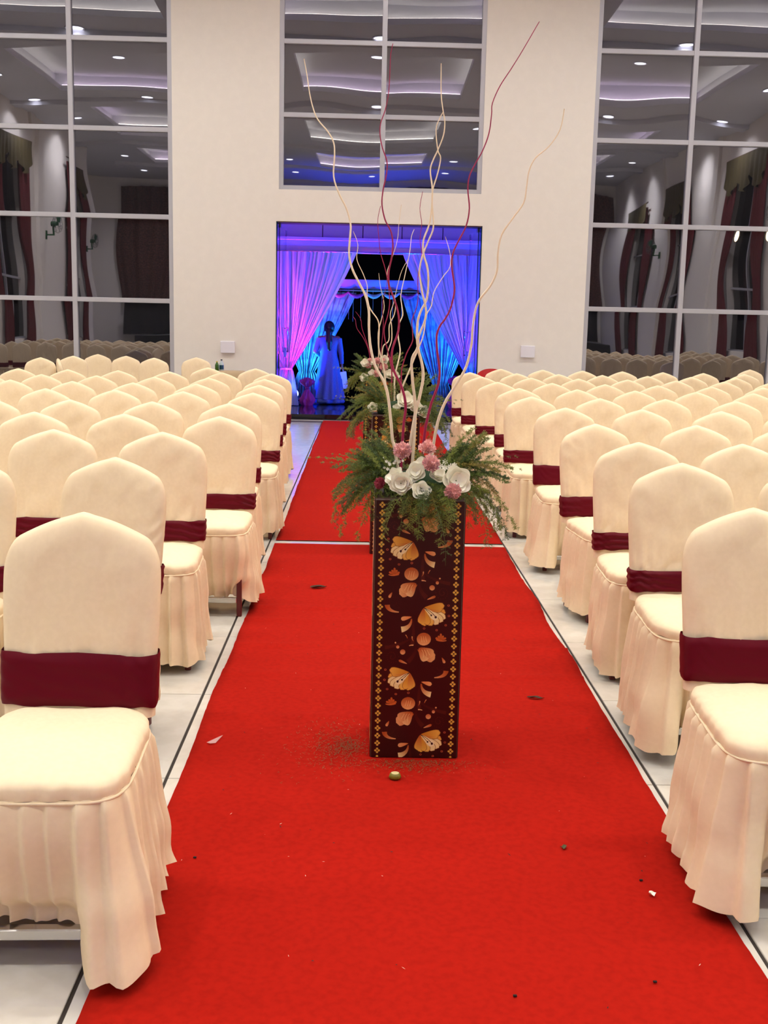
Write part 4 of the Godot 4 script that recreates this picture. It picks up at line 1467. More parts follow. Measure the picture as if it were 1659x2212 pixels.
	# tied organza bows at the foot of the drapes
	bow(Vector3(-0.98, PY, -19.42), 0.48, "magenta organza bundle tied at the foot of the left drape")
	bow(Vector3(1.6, PY, -19.42), 0.56, "violet organza bundle tied at the foot of the right drape")
	bow(Vector3(-1.5, PY, -19.5), 0.62, "pink organza bundle behind the left drape tail")
	# coloured lights of the porch
	flood(Vector3(-1.22, PY, -19.5), Vector3(0.25, 0.55, 0.8), Color(0.35, 0.45, 1.0), 2.0, 40.0, "round floodlight shining white blue at the foot of the left drape")
	flood(Vector3(-2.55, PY, -18.35), Vector3(2.6, 2.3, -0.75), Color(0.01, 0.23, 1.0), 95.0, 62.0, "blue floodlight on the porch floor left of the doorway")
	flood(Vector3(2.95, PY, -18.35), Vector3(-2.4, 2.3, -0.75), Color(0.01, 0.23, 1.0), 95.0, 62.0, "blue floodlight on the porch floor right of the doorway")
	flood(Vector3(-1.62, PY, -18.93), Vector3(0.32, 1.0, -0.2), Color(1.0, 0.01, 0.75), 60.0, 44.0, "magenta floodlight aimed up the left sheer drape")
	flood(Vector3(2.12, PY, -18.93), Vector3(-0.26, 1.0, -0.18), Color(0.8, 0.02, 1.0), 18.0, 24.0, "violet floodlight aimed up the right sheer drape")
	flood(Vector3(-1.5, PY, -20.1), Vector3(1.6, 1.5, -0.35), Color(0.2, 0.72, 1.0), 22.0, 50.0, "cyan floodlight behind the left drape, aimed at the lace")
	flood(Vector3(2.2, PY, -20.1), Vector3(-1.6, 1.5, -0.35), Color(0.15, 0.6, 1.0), 22.0, 50.0, "cyan floodlight behind the right drape, aimed at the lace")


func bow(at: Vector3, h: float, label: String) -> void:
	var t := thing("organza_bundle", label, "fabric", at)
	var nz := FastNoiseLite.new()
	nz.seed = int(absf(at.x) * 100.0)
	nz.frequency = 1.0
	var rows := []
	for j in 25:
		var v := j / 24.0
		var row := []
		for i in 48:
			var a := TAU * i / 48.0
			var r := 0.085 + 0.03 * sin(v * 9.0)
			r *= 1.0 - 0.72 * exp(-pow((v - 0.62) / 0.09, 2.0))
			if v > 0.9: r *= 1.0 - 0.8 * (v - 0.9) / 0.1
			r *= 1.0 + 0.25 * sin(a * 7.0 + v * 4.0) + 0.3 * nz.get_noise_2d(cos(a) * 2.0, sin(a) * 2.0 + v * 5.0)
			row.append(Vector3(r * cos(a), v * h, r * 0.8 * sin(a)))
		rows.append(row)
	var s := Shape.new()
	s.sheet(rows, true)
	put("puff", s.mesh(), mats.organza, t)
	s = Shape.new()
	s.lathe([Vector2(0.03, -0.018), Vector2(0.042, 0.0), Vector2(0.03, 0.018), Vector2(0.02, 0.0), Vector2(0.03, -0.018)], Vector3(0, h * 0.62, 0), 16)
	put("tie", s.mesh(), mats.organza, t)


func glass_doors() -> void:
	for k in 2:
		var x := -1.38 if k == 0 else 1.775
		var inn := 1.0 if k == 0 else -1.0
		var d := struct_node("door_%d" % (k + 1), "%s frameless glass door leaf swung open outwards" % ("left" if k == 0 else "right"))
		var xx := x + inn * 0.045
		put("glass_leaf", box_mesh(Vector3(xx, 1.55, -18.3), Vector3(0.012, 2.9, 1.42)), mats.door_glass, d)
		for z in [-17.592, -19.008]:
			put("polished_edge", box_mesh(Vector3(xx, 1.55, z), Vector3(0.0125, 2.9, 0.006)), mats.glass_edge, d)
		for y in [0.13, 2.97]:
			put("patch_fitting", box_mesh(Vector3(xx, y, -17.68), Vector3(0.035, 0.07, 0.17), 0.004), mats.chrome, d)
		put("patch_fitting", box_mesh(Vector3(xx, 2.95, -18.93), Vector3(0.035, 0.1, 0.12), 0.004), mats.chrome, d)
		var s := Shape.new()
		s.box(Vector3(xx, 1.0, -18.92), Vector3(0.045, 0.17, 0.09), 0.006)
		put("lock_body", s.mesh(false), mats.chrome, d)
		s = Shape.new()
		s.tube([Vector3(xx + inn * 0.05, 1.0, -18.92), Vector3(xx + inn * 0.05, 1.42, -18.92)], [0.011], 8)
		s.tube([Vector3(xx, 1.02, -18.92), Vector3(xx + inn * 0.05, 1.02, -18.92)], [0.009], 8)
		s.tube([Vector3(xx, 1.4, -18.92), Vector3(xx + inn * 0.05, 1.4, -18.92)], [0.009], 8)
		put("pull_handle", s.mesh(), mats.chrome, d)
	# slim dark metal lining round the opening
	var f := struct_node("trim_2", "slim dark metal lining of the doorway")
	put("jamb", box_mesh(Vector3(-1.372, 1.51, ZW - 0.15), Vector3(0.016, 3.02, 0.31)), mats.glass_edge, f)
	put("jamb", box_mesh(Vector3(1.767, 1.51, ZW - 0.15), Vector3(0.016, 3.02, 0.31)), mats.glass_edge, f)
	put("head", box_mesh(Vector3(0.2, 3.012, ZW - 0.15), Vector3(3.12, 0.016, 0.31)), mats.board, f)


# ---------------------------------------------------------------- the woman on the porch
# joined tapered capsules meshed as surface nets
func body_shape(sh: Shape, bones: Array, cell: float, k: float) -> void:
	var lo := Vector3.ONE * 1e9
	var hi := -lo
	for b in bones:
		var r: float = max(b[2], b[3]) + cell * 3.0
		lo = lo.min(b[0] - Vector3.ONE * r).min(b[1] - Vector3.ONE * r)
		hi = hi.max(b[0] + Vector3.ONE * r).max(b[1] + Vector3.ONE * r)
	var nx := int((hi.x - lo.x) / cell) + 2
	var ny := int((hi.y - lo.y) / cell) + 2
	var nzz := int((hi.z - lo.z) / cell) + 2
	var f := PackedFloat32Array()
	f.resize(nx * ny * nzz)
	f.fill(1.0)
	for b in bones:
		var a: Vector3 = b[0]
		var c: Vector3 = b[1]
		var r: float = max(b[2], b[3]) + cell * 3.0 + k
		var l0 := ((a.min(c) - Vector3.ONE * r - lo) / cell).max(Vector3.ZERO)
		var l1 := ((a.max(c) + Vector3.ONE * r - lo) / cell)
		var ac := c - a
		var l2: float = max(ac.length_squared(), 1e-9)
		for z in range(int(l0.z), min(int(l1.z) + 1, nzz)):
			for y in range(int(l0.y), min(int(l1.y) + 1, ny)):
				for x in range(int(l0.x), min(int(l1.x) + 1, nx)):
					var p := lo + Vector3(x, y, z) * cell
					var t := clampf((p - a).dot(ac) / l2, 0.0, 1.0)
					var d: float = (p - a - ac * t).length() - lerp(b[2], b[3], t)
					var n := (z * ny + y) * nx + x
					var e := f[n]
					var h: float = max(k - absf(e - d), 0.0) / k
					f[n] = min(e, d) - h * h * k * 0.25
	var where := {}
	var offs := [0, 1, nx, nx + 1, nx * ny, nx * ny + 1, nx * ny + nx, nx * ny + nx + 1]
	var cor := [Vector3(0, 0, 0), Vector3(1, 0, 0), Vector3(0, 1, 0), Vector3(1, 1, 0), Vector3(0, 0, 1), Vector3(1, 0, 1), Vector3(0, 1, 1), Vector3(1, 1, 1)]
	var edges := [[0, 1], [2, 3], [4, 5], [6, 7], [0, 2], [1, 3], [4, 6], [5, 7], [0, 4], [1, 5], [2, 6], [3, 7]]
	for z in nzz - 1:
		for y in ny - 1:
			for x in nx - 1:
				var n := (z * ny + y) * nx + x
				var inside := 0
				for q in 8:
					if f[n + offs[q]] < 0.0: inside += 1
				if inside == 0 or inside == 8: continue
				var sum := Vector3.ZERO
				var m := 0
				for e in edges:
					var fa := f[n + offs[e[0]]]
					var fb := f[n + offs[e[1]]]
					if (fa < 0.0) != (fb < 0.0):
						sum += cor[e[0]].lerp(cor[e[1]], fa / (fa - fb))
						m += 1
				where[n] = sh.v.size()
				sh.v.append(lo + (Vector3(x, y, z) + sum / m) * cell)
	for n in where:
		var a := f[n]
		for q in [[1, nx, nx * ny], [nx, nx * ny, 1], [nx * ny, 1, nx]]:
			var b := f[n + q[0]]
			if (a < 0.0) == (b < 0.0): continue
			var n1: int = n - q[1]
			var n2: int = n - q[1] - q[2]
			var n3: int = n - q[2]
			if not (where.has(n1) and where.has(n2) and where.has(n3)): continue
			var i := [where[n], where[n1], where[n2], where[n3]]
			if a < 0.0: i.reverse()
			for w in [0, 1, 2, 0, 2, 3]: sh.idx.append(i[w])


func hand_bones(w: Vector3, down: Vector3, out: Vector3) -> Array:
	# palm and five fingers curled round a strap; down = towards the fingertips, out = thumb side
	var side := down.cross(out).normalized()
	var b := [[w, w + down * 0.05, 0.02, 0.022], [w + down * 0.02 + out * 0.012, w + down * 0.06 + out * 0.014, 0.014, 0.012], [w + down * 0.02 - out * 0.012, w + down * 0.06 - out * 0.014, 0.014, 0.012]]
	var lens := [0.062, 0.068, 0.064, 0.05]
	for k in 4:
		var q := w + down * 0.06 + out * (0.024 - k * 0.016)
		var l: float = lens[k] * 0.5
		var j := q + down * l * 0.8 + side * l * 0.3
		b.append([q, j, 0.0085, 0.0078])
		b.append([j, j + side * l * 0.75 - down * l * 0.15, 0.0078, 0.007])
	var th := w + down * 0.015 + out * 0.022
	b.append([th, th + down * 0.028 + out * 0.014 + side * 0.01, 0.0105, 0.009])
	b.append([th + down * 0.028 + out * 0.014 + side * 0.01, th + down * 0.046 + side * 0.026 + out * 0.006, 0.009, 0.0078])
	return b


func woman() -> void:
	var t := thing("person", "woman in long blue gown with dark ponytail, back turned, on the porch", "person", Vector3(-0.625, PY, -19.86))
	var sh := Shape.new()
	var rs := Vector3(0.16, 1.145, 0.0)
	var re := Vector3(0.215, 0.9, 0.02)
	var rw := Vector3(0.232, 0.7, -0.02)
	var ls := Vector3(-0.16, 1.145, 0.0)
	var le := Vector3(-0.235, 0.925, 0.03)
	var lw := Vector3(-0.17, 0.84, -0.15)
	var bones := [
		[Vector3(0, 0.76, 0), Vector3(0, 0.9, 0), 0.125, 0.105], [Vector3(0, 0.9, 0), Vector3(0, 1.1, 0.005), 0.105, 0.115],
		[Vector3(-0.11, 1.13, 0), Vector3(0.11, 1.13, 0), 0.062, 0.062], [Vector3(0, 1.13, 0), Vector3(0, 1.26, -0.015), 0.05, 0.043],
		[rs, re, 0.046, 0.036], [re, rw, 0.036, 0.024], [ls, le, 0.046, 0.036], [le, lw, 0.036, 0.024]]
	for k in [-1.0, 1.0]:
		bones.append([Vector3(k * 0.075, 0.74, 0), Vector3(k * 0.08, 0.4, -0.01), 0.085, 0.055])
		bones.append([Vector3(k * 0.08, 0.4, -0.01), Vector3(k * 0.08, 0.075, 0.015), 0.055, 0.034])
		bones.append([Vector3(k * 0.08, 0.04, 0.03), Vector3(k * 0.085, 0.028, -0.12), 0.034, 0.026])
	body_shape(sh, bones, 0.013, 0.04)
	# head with face
	body_shape(sh, [[Vector3(0, 1.24, -0.012), Vector3(0, 1.3, -0.015), 0.045, 0.05], [Vector3(0, 1.365, 0.0), Vector3(0, 1.345, -0.015), 0.082, 0.08], [Vector3(0, 1.3, -0.045), Vector3(0, 1.275, -0.06), 0.048, 0.032],
		[Vector3(0, 1.345, -0.092), Vector3(0, 1.318, -0.108), 0.008, 0.012], [Vector3(-0.02, 1.293, -0.094), Vector3(0.02, 1.293, -0.094), 0.007, 0.007],
		[Vector3(-0.034, 1.352, -0.082), Vector3(-0.026, 1.352, -0.084), 0.011, 0.011], [Vector3(0.034, 1.352, -0.082), Vector3(0.026, 1.352, -0.084), 0.011, 0.011],
		[Vector3(-0.083, 1.35, 0), Vector3(-0.085, 1.32, -0.005), 0.013, 0.008], [Vector3(0.083, 1.35, 0), Vector3(0.085, 1.32, -0.005), 0.013, 0.008]], 0.006, 0.02)
	body_shape(sh, hand_bones(rw, Vector3(0.03, -1, -0.1).normalized(), Vector3(0, -0.1, -1).normalized()), 0.004, 0.008)
	body_shape(sh, hand_bones(lw, Vector3(0.5, 0.1, -0.85).normalized(), Vector3(0.2, 1, 0.2).normalized()), 0.004, 0.008)
	put("body", sh.mesh(), mats.skin, t)
	# hair and ponytail
	var hs := Shape.new()
	body_shape(hs, [[Vector3(0, 1.372, 0.012), Vector3(0, 1.35, 0.022), 0.087, 0.084], [Vector3(-0.04, 1.34, 0.01), Vector3(-0.06, 1.3, 0.005), 0.05, 0.03], [Vector3(0.04, 1.34, 0.01), Vector3(0.06, 1.3, 0.005), 0.05, 0.03],
		[Vector3(0, 1.33, 0.09), Vector3(0, 1.26, 0.11), 0.035, 0.046], [Vector3(0, 1.26, 0.11), Vector3(0.005, 1.1, 0.125), 0.046, 0.05], [Vector3(0.005, 1.1, 0.125), Vector3(0.012, 0.97, 0.135), 0.05, 0.034]], 0.009, 0.03)
	put("hair", hs.mesh(), mats.hair, t)
	var clip := Shape.new()
	clip.box(Vector3(0.0, 1.335, 0.123), Vector3(0.028, 0.014, 0.012), 0.003)
	put("hair_clip", clip.mesh(false), mats.chrome, t)
	# gown
	var prof := [[1.19, 0.085, 0.062], [1.175, 0.125, 0.075], [1.165, 0.19, 0.085], [1.1, 0.195, 0.115], [1.02, 0.165, 0.13], [0.92, 0.15, 0.125], [0.84, 0.155, 0.13], [0.74, 0.175, 0.148], [0.6, 0.195, 0.165], [0.45, 0.215, 0.185], [0.3, 0.238, 0.205], [0.17, 0.262, 0.225], [0.1, 0.275, 0.235]]
	var rows := []
	for p in prof:
		var row := []
		var fold: float = smoothstep(0.95, 0.2, p[0]) * 0.022
		for i in 96:
			var a := TAU * i / 96.0
			var r := 1.0 + fold * 3.0 * sin(a * 11.0 + p[0] * 2.0) + fold * 2.0 * sin(a * 5.0 + 1.0)
			row.append(Vector3(p[1] * r * cos(a), p[0] + (0.012 * sin(a * 3.0) if p[0] < 0.12 else 0.0), p[2] * r * sin(a)))
		rows.append(row)
	var g := Shape.new()
	g.sheet(rows, true)
	put("gown", g.mesh(), mats.gown, t)
	var rows2 := []
	for p in [[0.11, 0.235], [0.09, 0.27], [0.05, 0.285], [0.02, 0.265], [0.012, 0.2]]:
		var row := []
		for i in 72:
			var a := TAU * i / 72.0
			var r: float = p[1] * (1.0 + 0.09 * sin(a * 9.0) + 0.05 * sin(a * 4.0))
			row.append(Vector3(r * cos(a) * 0.95, p[0], r * sin(a) * 0.8))
		rows2.append(row)
	g = Shape.new()
	g.sheet(rows2, true)
	put("hem_frill", g.mesh(), mats.gown, t)
	for q in [[rs, re, rw], [ls, le, lw]]:
		g = Shape.new()
		var pth := []
		var rad := []
		for i in 9:
			var u := i / 8.0
			pth.append(q[0].lerp(q[1], u))
			rad.append(lerp(0.066, 0.047, u))
		for i in range(1, 9):
			var u := i / 8.0 * 0.92
			pth.append(q[1].lerp(q[2], u))
			rad.append(lerp(0.045, 0.034, u) + 0.002 * sin(i * 2.4))
		g.tube(pth, rad, 14, false)
		put("sleeve", g.mesh(), mats.gown, t)
	# the bag she carries
	var b := thing("carrier_bag", "white paper carrier bag hanging from the woman's right hand", "bag", Vector3(-0.625 + 0.262, PY + 0.27, -19.89), 0.5)
	b.rotation.z = 0.14
	g = Shape.new()
	g.box(Vector3(0, 0.15, 0), Vector3(0.17, 0.3, 0.055), 0.004)
	put("body", g.mesh(false), mats.plastic_white, b)
	put("label_patch", box_mesh(Vector3(-0.035, 0.13, 0.0285), Vector3(0.035, 0.1, 0.002)), mats.black, b)
	for z in [-0.02, 0.02]:
		g = Shape.new()
		var pth := []
		for i in 11:
			var u := i / 10.0
			pth.append(Vector3(-0.045 + 0.09 * u, 0.295 + 0.085 * sin(u * PI), z * (1.0 - 0.7 * sin(u * PI))))
		g.tube(pth, [0.003], 6)
		put("handle", g.mesh(), mats.plastic_white, b)


# ---------------------------------------------------------------- smaller things
func wall_things() -> void:
	for q in [[-2.12, 1.1, "white blank cover box on the wall left of the doorway"], [2.55, 1.13, "white blank cover box on the wall right of the doorway"]]:
		var t := thing("cover_box", q[2], "wall box", Vector3(q[0], q[1], ZW + 0.02))
		put("back_box", box_mesh(Vector3(0, 0, -0.005), Vector3(0.205, 0.165, 0.03), 0.004), mats.plastic_white, t)
		put("face_plate", box_mesh(Vector3(0, 0, 0.014), Vector3(0.222, 0.182, 0.012), 0.005), mats.plastic_white, t)
	# table with bottles by the wall
	var t := thing("side_table", "small tan covered table by the wall left of the doorway", "table", Vector3(-1.99, 0, -16.55))
	var rows := []
	for j in 12:
		var v := j / 11.0
		var row := []
		for i in 80:
			var a := TAU * i / 80.0
			var c := cos(a)
			var s := sin(a)
			var flare := 1.0 + (0.05 * v + 0.04 * v * sin(a * 13.0))
			var y: float = 0.775 - max(v - 0.15, 0.0) / 0.85 * 0.72
			var k: float = min(v / 0.12, 1.0)
			row.append(Vector3(signf(c) * pow(absf(c), 0.25) * 0.27 * flare * k, y + 0.004 * (1.0 - k), signf(s) * pow(absf(s), 0.25) * 0.24 * flare * k))
		rows.append(row)
	var s := Shape.new()
	s.sheet(rows, true)
	put("table_cover", s.mesh(), mat(Color(0.72, 0.62, 0.48), 0.8), t)
	for p in [Vector2(-0.2, -0.17), Vector2(0.2, -0.17), Vector2(-0.2, 0.17), Vector2(0.2, 0.17)]:
		put("leg", box_mesh(Vector3(p.x, 0.38, p.y), Vector3(0.03, 0.76, 0.03), 0.003), mats.leg, t)
	bottle(Vector3(-2.16, 0.776, -16.5), 0.14, 0.03, mat(Color(0.2, 0.36, 0.06), 0.25), mat(Color(0.75, 0.65, 0.1), 0.4), null, "small green bottle with a yellow cap on the side table")
	bottle(Vector3(-2.1, 0.776, -16.55), 0.165, 0.032, mat(Color(0.75, 0.8, 0.82), 0.15), mats.black, mat(Color(0.1, 0.28, 0.36), 0.5), "clear water bottle with teal wrapper on the side table")
	# red plastic chair behind the right block
	t = thing("plastic_chair", "red moulded plastic chair by the wall right of the doorway", "chair", Vector3(1.87, 0, -15.95), 0.05)
	var red := mat(Color(0.72, 0.03, 0.05), 0.3)
	var rb := []
	for face in 2:
		var rr := []
		for j in 15:
			var v := j / 14.0
			var row := []
			for i in 25:
				var u := i / 12.0 - 1.0
				var top := 0.9 - 0.07 * pow(absf(u), 2.4)
				var y: float = lerp(0.43, top, v)
				row.append(Vector3(u * (0.19 + 0.02 * v), y, -0.2 - 0.12 * v + 0.07 * u * u + (0.006 if face == 0 else -0.006)))
			rr.append(row)
		rb.append(rr)
	s = Shape.new()
	# leave the oval grip hole near the top
	for face in 2:
		for j in 14:
			for i in 24:
				var u := (i + 0.5) / 12.0 - 1.0
				if pow(u / 0.3, 2.0) + pow((j + 0.5 - 11.0) / 1.1, 2.0) < 1.0: continue
				s.quad(rb[face][j][i], rb[face][j][i + 1], rb[face][j + 1][i + 1], rb[face][j + 1][i])
	put("backrest", s.mesh(), red, t)
	s = Shape.new()
	s.box(Vector3(0, 0.42, 0.0), Vector3(0.4, 0.03, 0.42), 0.012)
	put("seat", s.mesh(false), red, t)
	for p in [Vector2(-0.17, 0.18), Vector2(0.17, 0.18), Vector2(-0.17, -0.18), Vector2(0.17, -0.18)]:
		s = Shape.new()
		s.tube([Vector3(p.x, 0.41, p.y), Vector3(p.x * 1.2, 0.0, p.y * 1.2)], [0.024, 0.018], 8)
		put("leg", s.mesh(), red, t)
	for k in [-1.0, 1.0]:
		s = Shape.new()
		s.tube([Vector3(k * 0.19, 0.66, -0.22), Vector3(k * 0.235, 0.655, -0.05), Vector3(k * 0.235, 0.64, 0.15), Vector3(k * 0.2, 0.42, 0.19)], [0.018], 8)
		put("armrest", s.mesh(), red, t)


func bottle(at: Vector3, h: float, r: float, m: Material, cap: Material, wrap: Material, label: String) -> void:
	var t := thing("bottle", label, "bottle", at)
	var s := Shape.new()
	s.lathe([Vector2(0, 0), Vector2(r * 0.9, 0.0), Vector2(r, 0.008), Vector2(r, h * 0.58), Vector2(r * 0.8, h * 0.7), Vector2(r * 0.38, h * 0.84), Vector2(r * 0.36, h * 0.94), Vector2(0, h * 0.94)], Vector3.ZERO, 20)
	put("glass", s.mesh(), m, t)
	s = Shape.new()
	s.lathe([Vector2(r * 0.44, h * 0.9), Vector2(r * 0.44, h), Vector2(0, h)], Vector3.ZERO, 14)
	put("cap", s.mesh(), cap, t)
	if wrap:
		s = Shape.new()
		s.lathe([Vector2(r * 1.03, h * 0.12), Vector2(r * 1.03, h * 0.5)], Vector3.ZERO, 20)
		put("wrapper", s.mesh(), wrap, t)


func far_hall() -> void:
	# stage and backdrop at the rear wall, seen only mirrored in the windows
	var t := thing("stage", "dark stage platform at the rear of the hall, mirrored in the windows", "stage", Vector3(0.4, 0, 10.4))
	put("deck", box_mesh(Vector3(0, 0.5, 0), Vector3(18.6, 1.0, 4.2), 0.02), mats.stage, t)
	var rows := []
	for j in 13:
		var row := []
		for i in 401:
			var u := i / 400.0
			row.append(Vector3((u - 0.5) * 20.3, 2.2 + j / 12.0 * 4.7, 0.06 * sin(u * 260.0) + 0.03 * sin(u * 91.0)))
		rows.append(row)
	var s := Shape.new()
	s.sheet(rows)
	tag(put("backdrop", s.mesh(), mats.backdrop), "brown patterned stage backdrop cloth, mirrored in the windows", "backdrop")
	get_node("backdrop").position = Vector3(0.0, 0, 12.35)
	rows = []
	for j in 7:
		var row := []
		for i in 201:
			var u := i / 200.0
			row.append(Vector3((u - 0.5) * 20.2, 1.0 + j / 6.0 * 1.25, 0.04 * sin(u * 190.0)))
		rows.append(row)
	s = Shape.new()
	s.sheet(rows)
	var low := put("stage_skirting", s.mesh(), mats.stage)
	low.position = Vector3(0.0, 0, 12.2)
	tag(low, "black cloth band below the patterned stage backdrop, mirrored in windows", "drape")
	# wall lamps whose glare shows in the right window
	for q in [[-4.1, 4.05, "left"], [-6.3, 3.85, "right"]]:
		t = thing("wall_lamp", "glaring halogen wall lamp mirrored in the right window, %s one of two" % q[2], "light", Vector3(XR - 0.12, q[1], q[0]))
		s = Shape.new()
		s.lathe([Vector2(0.0, -0.1), Vector2(0.1, -0.09), Vector2(0.17, 0.0), Vector2(0.16, 0.0)], Vector3.ZERO, 20, Basis(Vector3(0, 1, 0), Vector3(-1, 0, 0), Vector3(0, 0, 1)))
		put("housing", s.mesh(), mats.black, t)
		s = Shape.new()
		s.lathe([Vector2(0.0, 0.0), Vector2(0.16, -0.004), Vector2(0.0, -0.01)], Vector3.ZERO, 20, Basis(Vector3(0, 1, 0), Vector3(-1, 0, 0), Vector3(0, 0, 1)))
		put("lens", s.mesh(), glow(Color(1.0, 0.85, 0.62), 60.0), t)
		put("bracket", box_mesh(Vector3(0.08, 0, 0), Vector3(0.08, 0.05, 0.05), 0.004), mats.black, t)
		spot(t, Vector3(-0.03, 0, 0), Vector3(-1.0, -0.25, 0.0), Color(1.0, 0.85, 0.65), 10.0, 60.0, 0.1)
	flood(Vector3(0.5, 1.0, 9.6), Vector3(-0.05, 1.0, 0.05), Color(0.05, 0.25, 1.0), 170.0, 48.0, "blue floodlight on the stage washing the ceiling, mirrored in the middle window")
	for q in [[XL + 0.02, 4.2, -1.75, 1.0, "left", "nearer the end wall"], [XL + 0.02, 4.2, 3.6, 1.0, "left", "at the alcove corner"], [XR - 0.02, 4.4, -7.2, -1.0, "right", "nearer the end wall"], [XR - 0.02, 4.4, 5.6, -1.0, "right", "nearer the stage"]]:
		fan(Vector3(q[0], q[1], q[2]), q[3], "green wall fan on the %s hall wall, mirrored in the window, %s" % [q[4], q[5]])


func fan(at: Vector3, f: float, label: String) -> void:
	var t := thing("wall_fan", label, "fan", at)
	put("bracket", box_mesh(Vector3(f * 0.12, -0.3, 0), Vector3(0.24, 0.04, 0.05), 0.006), mats.fan_green, t)
	put("mount", box_mesh(Vector3(f * 0.02, -0.3, 0), Vector3(0.04, 0.24, 0.12), 0.006), mats.fan_green, t)
	var hub := Vector3(f * 0.3, 0, 0)
	var s := Shape.new()
	s.tube([Vector3(f * 0.22, -0.3, 0), Vector3(f * 0.2, -0.1, 0), Vector3(f * 0.22, 0, 0)], [0.025], 8)
	put("arm", s.mesh(), mats.fan_green, t)
	var along := Basis(Vector3(0, 1, 0), Vector3(f, 0, 0), Vector3(0, 0, f))
	s = Shape.new()
	s.lathe([Vector2(0, -0.16), Vector2(0.07, -0.15), Vector2(0.08, -0.06), Vector2(0.05, 0.0), Vector2(0.05, 0.04), Vector2(0, 0.05)], hub, 16, along)
	put("motor", s.mesh(), mats.fan_green, t)
	for k in 3:
		var a := TAU * k / 3.0 + 0.4
		var u := Vector3(0, cos(a), sin(a))
		var w := Vector3(0, -sin(a), cos(a))
		var b := Shape.new()
		var rows := []
		for j in 7:
			var v := j / 6.0
			var row := []
			for i in 5:
				var q := i / 2.0 - 1.0
				row.append(hub + u * (0.05 + 0.19 * v) + w * q * (0.035 + 0.06 * sin(v * PI * 0.75)) + Vector3(f * (0.03 + 0.03 * q), 0, 0))
			rows.append(row)
		b.sheet(rows)
		put("blade", b.mesh(), mats.fan_green, t)
	var cage := Shape.new()
	for q in [[0.26, 0.02], [0.22, 0.09], [0.15, 0.11], [0.22, -0.05], [0.15, -0.08]]:
		var path := []
		for k in 33:
			var a := TAU * k / 32.0
			path.append(hub + Vector3(f * q[1], q[0] * cos(a), q[0] * sin(a)))
		cage.tube(path, [0.004], 5, false)
	for k in 18:
		var a := TAU * k / 18.0
		var u := Vector3(0, cos(a), sin(a))
		cage.tube([hub + Vector3(f * 0.115, 0, 0) + u * 0.04, hub + Vector3(f * 0.11, 0, 0) + u * 0.15, hub + Vector3(f * 0.09, 0, 0) + u * 0.22, hub + Vector3(f * 0.02, 0, 0) + u * 0.26, hub + Vector3(f * -0.05, 0, 0) + u * 0.22, hub + Vector3(f * -0.09, 0, 0) + u * 0.1], [0.002], 4, false)
	put("cage", cage.mesh(), mats.wire, t)


func leaf_mesh(seed_: int, l: float, w: float, curl: float) -> ArrayMesh:
	var r := RandomNumberGenerator.new()
	r.seed = seed_
	var s := Shape.new()
	var rows := []
	var ph := r.randf() * 6.0
	for j in 10:
		var t := j / 9.0
		var row := []
		for i in 5:
			var u := i / 2.0 - 1.0
			var ww := w * sin(pow(t, 0.8) * PI) + 0.0008
			row.append(Vector3((t - 0.5) * l, 0.002 + curl * (u * u * ww / w + 0.5 * pow(absf(t - 0.5) * 2.0, 2.0)) + 0.002 * sin(t * 9.0 + ph + u), u * ww + 0.1 * w * sin(t * 7.0 + ph)))
		rows.append(row)
	s.sheet(rows)
	return s.mesh()


